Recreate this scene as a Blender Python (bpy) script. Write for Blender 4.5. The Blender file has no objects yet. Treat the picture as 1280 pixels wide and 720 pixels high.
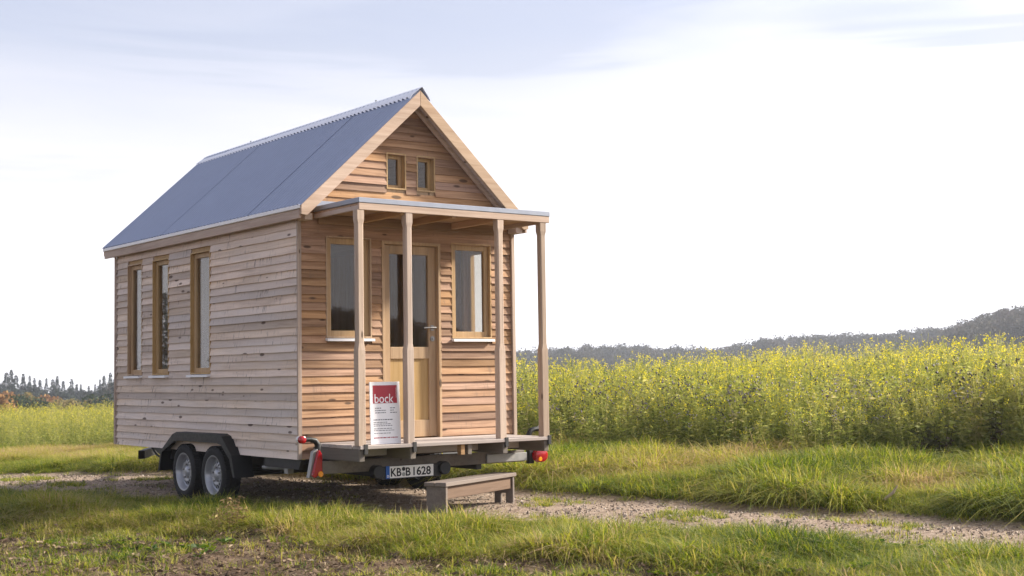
import bpy, math, random
import numpy as np
from mathutils import Vector, Matrix
random.seed(7)
rng = np.random.default_rng(11)
C = bpy.context.scene.collection
SC = bpy.context.scene

# ------------------------------------------------------------------ camera
H = 0.48                                   # height of the cabin's bottom edge above the ground
CAM = Vector((-7.1479, -10.9775, 0.7402 + H))
cam_right = Vector((0.79590862, -0.60523169, -0.01496882))
cam_up = Vector((-0.02676582, -0.05987747, 0.99784682))
cam_fwd = Vector((0.60482481, 0.79379424, 0.06385652))
cd = bpy.data.cameras.new('camera')
cam = bpy.data.objects.new('camera', cd)
C.objects.link(cam)
cam.matrix_world = Matrix(((cam_right.x, cam_up.x, -cam_fwd.x, CAM.x),
                           (cam_right.y, cam_up.y, -cam_fwd.y, CAM.y),
                           (cam_right.z, cam_up.z, -cam_fwd.z, CAM.z),
                           (0, 0, 0, 1)))
cd.sensor_width = 36.0
cd.lens = 1684.78 * 36.0 / 1280.0
cd.clip_start = 0.1
cd.clip_end = 6000
cd.dof.use_dof = True
cd.dof.focus_distance = 13.2
cd.dof.aperture_fstop = 4.5
SC.camera = cam

# ------------------------------------------------------------------ light
SUN_EL = math.radians(30)
SUN_AZ = math.atan2(0.935, -0.33)           # clockwise from +Y
sun_dir = Vector((math.sin(SUN_AZ) * math.cos(SUN_EL), math.cos(SUN_AZ) * math.cos(SUN_EL), math.sin(SUN_EL)))
sd = bpy.data.lights.new('sun', 'SUN')
sd.energy = 5.0
sd.angle = math.radians(6.0)               # sun through thin high cloud
sd.color = (1.0, 0.93, 0.80)
sun = bpy.data.objects.new('sun', sd)
C.objects.link(sun)
sun.rotation_euler = sun_dir.to_track_quat('Z', 'Y').to_euler()
sun.location = (20, -5, 20)

W = bpy.data.worlds.new('World')
SC.world = W
W.use_nodes = True
nt = W.node_tree
nt.nodes.clear()


def N(tree, typ, **kw):
    n = tree.nodes.new(typ)
    for k, v in kw.items():
        if k == 'ins':
            for a, b in v.items():
                n.inputs[a].default_value = b
        else:
            setattr(n, k, v)
    return n


def math_node(t, op, a, b=None, clamp=False):
    n = t.nodes.new('ShaderNodeMath')
    n.operation = op
    n.use_clamp = clamp
    for i, v in enumerate((a, b)):
        if v is None:
            continue
        if isinstance(v, (int, float)):
            n.inputs[i].default_value = v
        else:
            t.links.new(v, n.inputs[i])
    return n.outputs[0]


def maprange(t, v, a, b, c=0.0, d=1.0, smooth=False):
    n = t.nodes.new('ShaderNodeMapRange')
    n.interpolation_type = 'SMOOTHSTEP' if smooth else 'LINEAR'
    n.inputs['From Min'].default_value = a
    n.inputs['From Max'].default_value = b
    n.inputs['To Min'].default_value = c
    n.inputs['To Max'].default_value = d
    t.links.new(v, n.inputs['Value'])
    return n.outputs['Result']


def mixc(t, f, a, b, mode='MIX'):
    n = t.nodes.new('ShaderNodeMix')
    n.data_type = 'RGBA'
    n.blend_type = mode
    for sock, v in ((n.inputs[0], f), (n.inputs[6], a), (n.inputs[7], b)):
        if isinstance(v, (int, float)):
            sock.default_value = v
        elif isinstance(v, tuple):
            sock.default_value = (v[0], v[1], v[2], 1)
        else:
            t.links.new(v, sock)
    return n.outputs[2]


def ramp(t, fac, stops):
    n = t.nodes.new('ShaderNodeValToRGB')
    e = n.color_ramp.elements
    while len(e) < len(stops):
        e.new(0.5)
    for i, (p, c) in enumerate(stops):
        e[i].position = p
        e[i].color = (c[0], c[1], c[2], 1)
    t.links.new(fac, n.inputs[0])
    return n.outputs[0]


def noise(t, vec, scale, detail=3, rough=.5, dist=0.0):
    n = t.nodes.new('ShaderNodeTexNoise')
    n.inputs['Scale'].default_value = scale
    n.inputs['Detail'].default_value = detail
    n.inputs['Roughness'].default_value = rough
    n.inputs['Distortion'].default_value = dist
    if vec is not None:
        t.links.new(vec, n.inputs['Vector'])
    return n.outputs['Fac']


def mapping(t, vec, scale=(1, 1, 1), loc=(0, 0, 0), rot=(0, 0, 0)):
    n = t.nodes.new('ShaderNodeMapping')
    n.inputs['Scale'].default_value = scale
    n.inputs['Location'].default_value = loc
    n.inputs['Rotation'].default_value = rot
    t.links.new(vec, n.inputs['Vector'])
    return n.outputs[0]


# a Nishita sky behind a veil of thin cloud that thickens towards the horizon and brightens near the sun
sky = N(nt, 'ShaderNodeTexSky', sky_type='NISHITA', sun_disc=False, sun_elevation=SUN_EL, sun_rotation=SUN_AZ,
        air_density=1.0, dust_density=1.5, ozone_density=1.0)
tc = N(nt, 'ShaderNodeTexCoord')
dirv = tc.outputs['Generated']
sep = N(nt, 'ShaderNodeSeparateXYZ')
nt.links.new(dirv, sep.inputs[0])
dot = N(nt, 'ShaderNodeVectorMath', operation='DOT_PRODUCT')
nt.links.new(dirv, dot.inputs[0])
dot.inputs[1].default_value = sun_dir
sund = math_node(nt, 'MAXIMUM', dot.outputs['Value'], 0.0)
zc = math_node(nt, 'MAXIMUM', sep.outputs['Z'], 0.0)
plane = N(nt, 'ShaderNodeVectorMath', operation='SCALE')   # project the direction on a flat cloud layer
nt.links.new(dirv, plane.inputs[0])
nt.links.new(math_node(nt, 'DIVIDE', 1.0, math_node(nt, 'ADD', zc, 0.06)), plane.inputs['Scale'])
stretched = mapping(nt, plane.outputs[0], scale=(0.5, 1.1, 0.0), rot=(0, 0, 0.9))
stretched2 = mapping(nt, dirv, scale=(1.6, 1.6, 17.0), loc=(3.3, 1.35, 0.4))
cn = noise(nt, stretched, 0.9, 6, .55, .6)
cn2 = noise(nt, stretched2, 1.0, 4, .55, .5)
thin = math_node(nt, 'MULTIPLY', maprange(nt, zc, 0.08, 0.30, 0, 1, True), maprange(nt, sund, 0.0, 0.85, .74, .42))
cover = math_node(nt, 'SUBTRACT', 1.1, thin)
cover = math_node(nt, 'ADD', cover, math_node(nt, 'MULTIPLY', math_node(nt, 'SUBTRACT', cn, .5), .9), clamp=True)
low = math_node(nt, 'POWER', math_node(nt, 'SUBTRACT', 1.0, zc), 9.0)
bright = math_node(nt, 'ADD', 5.3, math_node(nt, 'MULTIPLY', math_node(nt, 'POWER', sund, 4.0), 14.0))
bright = math_node(nt, 'ADD', bright, math_node(nt, 'MULTIPLY', low, 4.5))
streak = math_node(nt, 'MULTIPLY', maprange(nt, cn2, .53, .64, 0, .92, True), maprange(nt, zc, .10, .19, 0, 1, True))
cs = N(nt, 'ShaderNodeVectorMath', operation='SCALE')
cs.inputs[0].default_value = (1.0, 0.984, 1.035)
nt.links.new(bright, cs.inputs['Scale'])
cc = nt.nodes.new('ShaderNodeMix')
cc.data_type = 'RGBA'
nt.links.new(streak, cc.inputs[0])
nt.links.new(cs.outputs[0], cc.inputs[6])
cc.inputs[7].default_value = (4.75, 4.8, 5.25, 1)
skyb = N(nt, 'ShaderNodeVectorMath', operation='SCALE')
nt.links.new(mixc(nt, 1.0, sky.outputs[0], (1.12, .99, 1.07), 'MULTIPLY'), skyb.inputs[0])
skyb.inputs['Scale'].default_value = 1.0
colr = mixc(nt, cover, skyb.outputs[0], cc.outputs[2])
bg = N(nt, 'ShaderNodeBackground')
nt.links.new(colr, bg.inputs[0])
bg.inputs[1].default_value = 0.085
wo = N(nt, 'ShaderNodeOutputWorld')
nt.links.new(bg.outputs[0], wo.inputs[0])

SC.view_settings.view_transform = 'Standard'
SC.view_settings.look = 'None'
SC.view_settings.exposure = 1.05
SC.view_settings.gamma = 1.0
SC.view_settings.use_curve_mapping = False
SC.render.engine = 'CYCLES'
SC.cycles.use_denoising = True
SC.cycles.max_bounces = 8
SC.cycles.transparent_max_bounces = 12
SC.cycles.volume_bounces = 1


# ------------------------------------------------------------------ materials
def new_mat(name):
    m = bpy.data.materials.new(name)
    m.use_nodes = True
    t = m.node_tree
    t.nodes.clear()
    out = t.nodes.new('ShaderNodeOutputMaterial')
    b = t.nodes.new('ShaderNodeBsdfPrincipled')
    t.links.new(b.outputs[0], out.inputs['Surface'])
    return m, t, b, out


def plain(name, col, rough=.5, metal=0.0, spec=.5, var=.12, bump=0.0, scale=40):
    m, t, b, o = new_mat(name)
    tcn = N(t, 'ShaderNodeTexCoord')
    f = noise(t, tcn.outputs['Object'], scale, 4, .6)
    c = mixc(t, f, tuple(x * (1 - var) for x in col), tuple(min(1, x * (1 + var)) for x in col))
    t.links.new(c, b.inputs['Base Color'])
    t.links.new(maprange(t, f, .3, .7, rough * .85, min(1, rough * 1.15)), b.inputs['Roughness'])
    b.inputs['Metallic'].default_value = metal
    b.inputs['Specular IOR Level'].default_value = spec
    if bump:
        bp = N(t, 'ShaderNodeBump', ins={'Strength': bump, 'Distance': .004})
        t.links.new(f, bp.inputs['Height'])
        t.links.new(bp.outputs[0], b.inputs['Normal'])
    return m


def wood(name, axis, light, dark, knot=(.07, .04, .025), knots=.5, grey=None, rough=.75, rnd=.35, across=26.0, streak=0.0):
    """Sawn softwood: grain along `axis`, knots, a tone of its own for every board."""
    m, t, b, o = new_mat(name)
    tcn = N(t, 'ShaderNodeTexCoord')
    oi = N(t, 'ShaderNodeObjectInfo')
    off = N(t, 'ShaderNodeVectorMath', operation='SCALE')
    off.inputs[0].default_value = (37.0, 53.0, 71.0)
    t.links.new(oi.outputs['Random'], off.inputs['Scale'])
    add = N(t, 'ShaderNodeVectorMath', operation='ADD')
    t.links.new(tcn.outputs['Object'], add.inputs[0])
    t.links.new(off.outputs[0], add.inputs[1])
    s = [across] * 3
    s[axis] = 1.3
    g = noise(t, mapping(t, add.outputs[0], scale=tuple(s)), 1.0, 5, .65, .8)
    s2 = [5.0] * 3
    s2[axis] = .9
    g2 = noise(t, mapping(t, add.outputs[0], scale=tuple(s2)), 1.0, 3, .5)
    c = ramp(t, g, [(.25, dark), (.62, light)])
    lum = math_node(t, 'ADD', math_node(t, 'MULTIPLY', g2, .5), math_node(t, 'MULTIPLY', oi.outputs['Random'], rnd))
    hsv = N(t, 'ShaderNodeHueSaturation')
    t.links.new(c, hsv.inputs['Color'])
    t.links.new(maprange(t, lum, .12, .80, .62, 1.32), hsv.inputs['Value'])
    rr = math_node(t, 'FRACT', math_node(t, 'MULTIPLY', oi.outputs['Random'], 17.31))
    t.links.new(maprange(t, rr, 0, 1, .495, .506), hsv.inputs['Hue'])
    t.links.new(maprange(t, rr, 0, 1, .86, 1.14), hsv.inputs['Saturation'])
    col = hsv.outputs[0]
    if grey:
        gf = noise(t, mapping(t, add.outputs[0], scale=tuple(x * .55 for x in s2)), 1.0, 4, .6)
        rg = math_node(t, 'FRACT', math_node(t, 'MULTIPLY', oi.outputs['Random'], 5.77))
        gm = math_node(t, 'MULTIPLY', maprange(t, gf, .35, .65, .25, 1.0), maprange(t, rg, 0, 1, .35, 1.0))
        gv = N(t, 'ShaderNodeHueSaturation')
        gv.inputs['Color'].default_value = (*grey, 1)
        t.links.new(maprange(t, lum, .12, .80, .78, 1.22), gv.inputs['Value'])
        col = mixc(t, gm, col, gv.outputs[0])
    if knots:
        sk = [11.0] * 3
        sk[axis] = 3.6
        v = N(t, 'ShaderNodeTexVoronoi', feature='F1')
        v.inputs['Scale'].default_value = 1.0
        t.links.new(mapping(t, add.outputs[0], scale=tuple(sk)), v.inputs['Vector'])
        sepc = N(t, 'ShaderNodeSeparateColor')
        t.links.new(v.outputs['Color'], sepc.inputs[0])
        size = maprange(t, sepc.outputs[0], 1 - knots, 1.0, 0.03, .22)
        kf = maprange(t, math_node(t, 'SUBTRACT', v.outputs['Distance'], size), -.05, .04, .85, 0, True)
        kf = math_node(t, 'MULTIPLY', kf, math_node(t, 'GREATER_THAN', sepc.outputs[0], 1 - knots))
        col = mixc(t, kf, col, knot)
    if streak:                                  # dark weather stains that run across the boards
        ss = [6.0] * 3
        ss[axis] = 30.0
        sf = noise(t, mapping(t, add.outputs[0], scale=tuple(ss)), 1.0, 3, .7, .4)
        s3 = [4.0] * 3
        s3[axis] = 2.2
        gate = noise(t, mapping(t, add.outputs[0], scale=tuple(s3), loc=(7, 3, 5)), 1.0, 3, .6)
        sf = math_node(t, 'MULTIPLY', maprange(t, sf, .56, .70, 0, 1, True), maprange(t, gate, .46, .62, .12, 1, True))
        col = mixc(t, math_node(t, 'MULTIPLY', sf, streak), col, (.12, .095, .085))
    t.links.new(col, b.inputs['Base Color'])
    b.inputs['Roughness'].default_value = rough
    b.inputs['Specular IOR Level'].default_value = .25
    bp = N(t, 'ShaderNodeBump', ins={'Strength': .35, 'Distance': .003})
    t.links.new(g, bp.inputs['Height'])
    t.links.new(bp.outputs[0], b.inputs['Normal'])
    return m


M = {}
WX, WY, WZ = 0, 1, 2
M['side'] = wood('weathered_larch_side', WY, (.65, .505, .39), (.385, .28, .20), knots=.5, grey=(.58, .51, .47), streak=.85, rnd=.55)
M['front'] = wood('larch_front', WX, (.38, .23, .14), (.175, .09, .048), knots=.75, rnd=.65, streak=.35)
M['rear'] = wood('larch_rear', WX, (.46, .36, .28), (.28, .19, .13), knots=.4, grey=(.40, .34, .32))
M['pine_x'] = wood('pine_x', WX, (.55, .37, .20), (.39, .24, .115), knots=.06, rough=.5, rnd=.15)
M['pine_z'] = wood('pine_z', WZ, (.55, .37, .20), (.39, .24, .115), knots=.06, rough=.5, rnd=.15)
M['pine_y'] = wood('pine_y', WY, (.55, .37, .20), (.39, .24, .115), knots=.06, rough=.5, rnd=.15)
M['barge_x'] = wood('barge_x', WX, (.56, .41, .30), (.40, .265, .18), knots=.3)
M['barge_y'] = wood('barge_y', WY, (.50, .39, .32), (.36, .26, .21), knots=.25)
M['porch_x'] = wood('porch_x', WX, (.44, .27, .15), (.26, .145, .075), knots=.3)
M['porch_y'] = wood('porch_y', WY, (.46, .29, .165), (.28, .16, .085), knots=.3)
M['post'] = wood('post', WZ, (.50, .385, .30), (.34, .245, .185), knots=.2, across=40)
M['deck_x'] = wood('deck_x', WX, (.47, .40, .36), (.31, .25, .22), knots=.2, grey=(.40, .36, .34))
M['deck_shaded_y'] = wood('deck_shaded_y', WY, (.19, .155, .125), (.11, .088, .07), knots=.2, grey=(.155, .14, .125))  # timber below the deck: its shade is put into a darker colour than deck_x
M['bench_x'] = wood('bench_x', WX, (.22, .17, .14), (.12, .09, .072), knots=.25, grey=(.18, .155, .14), streak=.4)
M['bench_z'] = wood('bench_z', WX, (.17, .11, .075), (.10, .062, .042), knots=.2)
M['lining'] = wood('lining', WZ, (.52, .36, .20), (.40, .25, .12), knots=.15)
M['roof'] = plain('blue_grey_sheet', (.25, .29, .40), .42, 0.0, .5, .08, scale=6)
M['zinc'] = plain('zinc', (.26, .28, .335), .45, .3, .5, .08, scale=14)
M['ridge'] = plain('galvanised_ridge', (.80, .81, .86), .4, .25, .5, .08, scale=14)
M['white'] = plain('white_metal', (.78, .77, .78), .45, 0, .5, .04)
M['black'] = plain('black_plastic', (.011, .011, .012), .5, 0, .4, .25, scale=30)
M['rubber'] = plain('rubber', (.022, .021, .021), .8, 0, .3, .3, scale=60)
M['steel_dark'] = plain('dark_steel', (.045, .043, .042), .6, .3, .4, .3, scale=20)
M['galv'] = plain('galvanised_steel', (.30, .29, .28), .5, .6, .5, .2, scale=20)
M['rim'] = plain('silver_rim', (.36, .365, .39), .35, .5, .5, .08, scale=10)
M['red'] = plain('red_lens', (.30, .006, .010), .18, 0, .6, .1)
M['amber'] = plain('amber_lens', (.80, .27, .01), .2, 0, .6, .1)
M['clear'] = plain('white_lens', (.7, .68, .66), .2, 0, .6, .1)
M['panel'] = plain('sign_white', (.80, .79, .82), .35, 0, .5, .02)
M['sign_red'] = plain('sign_red', (.36, .022, .04), .4, 0, .4, .04)
M['ink'] = plain('ink_grey', (.16, .16, .19), .6, 0, .3, .05)
M['ink_red'] = plain('ink_red', (.33, .06, .09), .6, 0, .3, .05)
M['plate'] = plain('plate_white', (.72, .70, .66), .35, 0, .5, .03)
M['plate_black'] = plain('plate_black', (.012, .012, .012), .5, 0, .4, .1)
M['plate_blue'] = plain('plate_blue', (.01, .09, .36), .4, 0, .4, .05)
M['seal'] = plain('seal_grey', (.28, .29, .27), .5, 0, .4, .3, scale=200)
M['brass'] = plain('handle_steel', (.28, .27, .26), .3, .9, .5, .1)
M['curtain'] = plain('curtain', (.30, .24, .20), .9, 0, .1, .2, scale=9)
M['ceramic'] = plain('ceramic', (.72, .66, .50), .3, 0, .5, .1)
M['dry'] = plain('dry_twig', (.32, .25, .17), .85, 0, .2, .3)

# window glass
m, t, b, o = new_mat('window_glass')
t.nodes.remove(b)
tr = N(t, 'ShaderNodeBsdfTransparent')
tr.inputs[0].default_value = (.86, .85, .82, 1)
gl = N(t, 'ShaderNodeBsdfGlossy')
gl.inputs['Roughness'].default_value = .015
lw = N(t, 'ShaderNodeLayerWeight')
lw.inputs['Blend'].default_value = .5
sch = math_node(t, 'ADD', .036, math_node(t, 'MULTIPLY', math_node(t, 'POWER', lw.outputs['Facing'], 4.0), .9), clamp=True)
ms = N(t, 'ShaderNodeMixShader')
t.links.new(sch, ms.inputs[0])
t.links.new(tr.outputs[0], ms.inputs[1])
t.links.new(gl.outputs[0], ms.inputs[2])
t.links.new(ms.outputs[0], o.inputs['Surface'])
M['glass'] = m


def leafy(name, stops, trans=.4, rough=.55, extra=.5, spec=.25):
    """Foliage: colour from the plant's own tint (instance attribute) and each blade's tone; half of the light passes through."""
    m, t, b, o = new_mat(name)
    a = N(t, 'ShaderNodeAttribute', attribute_type='INSTANCER', attribute_name='tint')
    bt = N(t, 'ShaderNodeAttribute', attribute_type='GEOMETRY', attribute_name='tone')
    f = math_node(t, 'ADD', a.outputs['Fac'], math_node(t, 'MULTIPLY', math_node(t, 'SUBTRACT', bt.outputs['Fac'], .5), extra), clamp=True)
    c = ramp(t, f, stops)
    t.links.new(c, b.inputs['Base Color'])
    b.inputs['Roughness'].default_value = rough
    b.inputs['Specular IOR Level'].default_value = spec
    tl = N(t, 'ShaderNodeBsdfTranslucent')
    hs = N(t, 'ShaderNodeHueSaturation', ins={'Saturation': 1.1, 'Value': 1.25})
    t.links.new(c, hs.inputs['Color'])
    t.links.new(hs.outputs[0], tl.inputs[0])
    ms = N(t, 'ShaderNodeMixShader')
    ms.inputs[0].default_value = trans
    t.links.new(b.outputs[0], ms.inputs[1])
    t.links.new(tl.outputs[0], ms.inputs[2])
    t.links.new(ms.outputs[0], o.inputs['Surface'])
    return m


M['grass'] = leafy('grass', [(0, (.045, .085, .012)), (.32, (.17, .215, .026)), (.60, (.34, .33, .055)), (.82, (.42, .335, .12)), (1, (.43, .31, .18))], .45, extra=.65)
M['crop_green'] = leafy('crop_green', [(0, (.085, .12, .028)), (.4, (.23, .255, .065)), (.75, (.38, .37, .13)), (1, (.48, .42, .21))], .55)
M['crop_flower'] = leafy('crop_flower', [(0, (.62, .56, .05)), (.6, (.82, .68, .06)), (1, (.86, .78, .28))], .4)
M['crop_head'] = leafy('crop_head', [(0, (.035, .028, .03)), (.5, (.10, .08, .09)), (1, (.30, .26, .30))], .1)
M['conifer'] = leafy('conifer', [(0, (.010, .020, .011)), (1, (.030, .045, .022))], .1, .8)
M['autumn'] = leafy('autumn_leaves', [(0, (.05, .075, .025)), (.35, (.16, .15, .05)), (.65, (.36, .22, .08)), (1, (.45, .20, .10))], .3, .8)
M['far_leaf'] = leafy('far_leaf', [(0, (.04, .043, .03)), (.5, (.062, .058, .042)), (1, (.095, .072, .055))], .2, .8, extra=.3)
M['litter'] = leafy('litter', [(0, (.07, .045, .03)), (.5, (.20, .14, .09)), (1, (.42, .33, .22))], .1, .9)
M['stone'] = leafy('stone', [(0, (.12, .09, .068)), (.5, (.29, .23, .18)), (1, (.50, .43, .36))], 0.0, .85)
M['clod'] = leafy('clod', [(0, (.05, .033, .022)), (1, (.125, .082, .054))], 0.0, .95)
M['bark'] = plain('bark', (.10, .08, .06), .9, 0, .2, .3, .3, 12)


# ------------------------------------------------------------------ mesh helpers
class MB:
    def __init__(s):
        s.v, s.f, s.m = [], [], []

    def quad(s, pts, mi=0):
        n = len(s.v)
        s.v += [tuple(p) for p in pts]
        s.f.append(tuple(range(n, n + len(pts))))
        s.m.append(mi)

    def hexa(s, p, mi=0):
        """8 corners: bottom ring 0-3 counter-clockwise, top ring 4-7."""
        n = len(s.v)
        s.v += [tuple(x) for x in p]
        for q in ((3, 2, 1, 0), (4, 5, 6, 7), (0, 1, 5, 4), (1, 2, 6, 5), (2, 3, 7, 6), (3, 0, 4, 7)):
            s.f.append(tuple(n + i for i in q))
            s.m.append(mi)
        return s

    def box(s, x0, x1, y0, y1, z0, z1, mi=0):
        return s.hexa([(x0, y0, z0), (x1, y0, z0), (x1, y1, z0), (x0, y1, z0), (x0, y0, z1), (x1, y0, z1), (x1, y1, z1), (x0, y1, z1)], mi)

    def rings(s, rings, closed=True, caps=True, mi=0):
        n = len(s.v)
        k = len(rings[0])
        for r in rings:
            s.v += [tuple(p) for p in r]
        for i in range(len(rings) - 1):
            for j in range(k if closed else k - 1):
                a, b2 = n + i * k + j, n + i * k + (j + 1) % k
                s.f.append((a, b2, b2 + k, a + k))
                s.m.append(mi)
        if caps and closed:
            s.f.append(tuple(n + j for j in range(k))[::-1])
            s.f.append(tuple(n + (len(rings) - 1) * k + j for j in range(k)))
            s.m += [mi, mi]
        return s

    def tube(s, pts, rad, k=8, mi=0, caps=True):
        pts = [Vector(p) for p in pts]
        if isinstance(rad, (int, float)):
            rad = [rad] * len(pts)
        rs = []
        for i, p in enumerate(pts):
            d = (pts[min(i + 1, len(pts) - 1)] - pts[max(i - 1, 0)]).normalized()
            a = d.orthogonal().normalized() if i == 0 else (a - d * a.dot(d)).normalized()
            c = d.cross(a)
            rs.append([p + (a * math.cos(2 * math.pi * j / k) + c * math.sin(2 * math.pi * j / k)) * rad[i] for j in range(k)])
        return s.rings(rs, True, caps, mi)

    def lathe_x(s, prof, cx, cy, cz, k=32, mi=0):
        """profile of (x offset, radius) revolved about an axis parallel to X"""
        rs = [[(cx + x, cy + r * math.cos(2 * math.pi * j / k), cz + r * math.sin(2 * math.pi * j / k)) for j in range(k)] for x, r in prof]
        return s.rings(rs, True, False, mi)

    def extr_x(s, poly, x0, x1, mi=0):
        n = len(s.v)
        k = len(poly)
        s.v += [(x0, y, z) for y, z in poly] + [(x1, y, z) for y, z in poly]
        s.f.append(tuple(range(n, n + k))[::-1])
        s.f.append(tuple(range(n + k, n + 2 * k)))
        for j in range(k):
            s.f.append((n + j, n + (j + 1) % k, n + k + (j + 1) % k, n + k + j))
        s.m += [mi] * (k + 2)
        return s

    def extr_y(s, poly, y0, y1, mi=0):
        n = len(s.v)
        k = len(poly)
        s.v += [(x, y0, z) for x, z in poly] + [(x, y1, z) for x, z in poly]
        s.f.append(tuple(range(n, n + k)))
        s.f.append(tuple(range(n + k, n + 2 * k))[::-1])
        for j in range(k):
            s.f.append((n + j, n + k + j, n + k + (j + 1) % k, n + (j + 1) % k))
        s.m += [mi] * (k + 2)
        return s


def obj(name, mb, mats, parent=None, bevel=0.0, smooth=False, kind=None, base=False, fix=True):
    """one mesh object; its origin is moved to the middle of its bounds (base=True: bottom middle)"""
    me = bpy.data.meshes.new(name)
    v = np.array(mb.v, dtype=float)
    lo, hi = v.min(0), v.max(0)
    c = (lo + hi) / 2
    if base:
        c[2] = lo[2]
    me.from_pydata((v - c).tolist(), [], mb.f)
    if not isinstance(mats, (list, tuple)):
        mats = [mats]
    for q in mats:
        me.materials.append(q)
    if len(mats) > 1:
        me.polygons.foreach_set('material_index', mb.m)
    if smooth:
        me.shade_smooth()
        me.set_sharp_from_angle(angle=math.radians(40))
    if fix:
        import bmesh
        bm = bmesh.new()
        bm.from_mesh(me)
        bmesh.ops.recalc_face_normals(bm, faces=bm.faces)
        bm.to_mesh(me)
        bm.free()
    me.update()
    ob = bpy.data.objects.new(name, me)
    C.objects.link(ob)
    pl = Vector((0, 0, 0))
    if parent is not None:
        ob.parent = parent
        pl = WORLD[parent.name]
    ob.location = Vector(c) - pl
    WORLD[ob.name] = Vector(c)
    if bevel:
        md = ob.modifiers.new('bevel', 'BEVEL')
        md.width = bevel
        md.segments = 1
        md.limit_method = 'ANGLE'
    if kind:
        ob['kind'] = kind
    return ob


WORLD = {}


def thing(name, label, cat, loc=(0, 0, 0), group=None):
    o = bpy.data.objects.new(name, None)
    C.objects.link(o)
    o.location = loc
    o.empty_display_size = .2
    WORLD[o.name] = Vector(loc)
    o['label'], o['category'] = label, cat
    if group:
        o['group'] = group
    return o


def tag(o, label, cat, group=None):
    o['label'], o['category'] = label, cat
    if group:
        o['group'] = group
    return o


# value noise for placing plants
_lat = rng.random((256, 256))


def vnoise(x, y, s):
    x, y = np.asarray(x) / s + 1000, np.asarray(y) / s + 1000
    xi, yi = np.floor(x).astype(int), np.floor(y).astype(int)
    fx, fy = x - xi, y - yi
    fx, fy = fx * fx * (3 - 2 * fx), fy * fy * (3 - 2 * fy)
    g = lambda a, b: _lat[a % 256, b % 256]
    return (g(xi, yi) * (1 - fx) + g(xi + 1, yi) * fx) * (1 - fy) + (g(xi, yi + 1) * (1 - fx) + g(xi + 1, yi + 1) * fx) * fy


def sstep(a, b, x):
    t = np.clip((np.asarray(x) - a) / (b - a), 0, 1)
    return t * t * (3 - 2 * t)


FAR_P = [-5.5, -.4, .8, 3.6, 6.0, 8.5]
FAR_Q = [0, .55, 1.12, 1.20, .83, .40]


def far_shift(p):
    """the track is wider beside the house than further right"""
    return np.interp(p, FAR_P, FAR_Q)


QX, QY = 0.952, 0.307       # q: distance across the track (to the right), p: distance along it


def qp(x, y):
    return QX * x + QY * y, -QY * x + QX * y


def xy(q, p):
    return QX * q - QY * p, QY * q + QX * p


HILL_AZ = [40, 44, 47, 50, 53, 56, 58, 62, 70]
HILL_Z = [-4, -3, -3, 0, 1, 4, 8, 12, 14]


def ground_z(x, y):
    x, y = np.asarray(x, float), np.asarray(y, float)
    q, p = qp(x, y)
    dx, dy = x - CAM.x, y - CAM.y
    D = np.hypot(dx, dy)
    az = np.degrees(np.arctan2(dx, dy))
    q2 = q - far_shift(p) * sstep(-.2, .8, q)
    z = .05 * sstep(.9, 1.5, q2) + .03 * np.clip(q - 1, 0, 9)
    z = z - .03 * np.exp(-((q2 - .62) / .28) ** 2) - .03 * np.exp(-((q + .5) / .3) ** 2)
    z = z - .02 * np.exp(-((q + 1.5) / .55) ** 2) - .06 * sstep(-2.3, -3.0, q)
    z = z - .045 * np.exp(-((x - 1.2) / .28) ** 2) * sstep(.4, 1.0, y) * sstep(4.2, 3.0, y)      # the far wheels stand in their rut
    near = 1 - sstep(30, 60, D)
    z = z - .028 * np.clip(p - 6, 0, 20) * 1.0
    z = z - .042 * np.clip(p - 28, 0, 290) * sstep(50, 20, az)
    grass = np.maximum(sstep(.9, 1.3, q2), sstep(-.8, -1.2, q))
    z = z + near * grass * (.07 * (vnoise(x, y, .8) - .5) + .05 * (vnoise(x + 9, y, .33) - .5))
    z = z + near * sstep(-2.2, -2.8, q) * (.05 * (vnoise(x, y + 5, .22) - .5) + .03 * (vnoise(x, y, .11) - .5))
    hz = np.interp(az, HILL_AZ, HILL_Z)
    z = z + sstep(300, 430, D) * np.where(az > 36, hz, 0) * sstep(34, 42, az)
    z = z + near * (1 - grass) * .02 * (vnoise(x, y, .5) - .5)
    return z


def gz(x, y):
    return float(ground_z(x, y))


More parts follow.
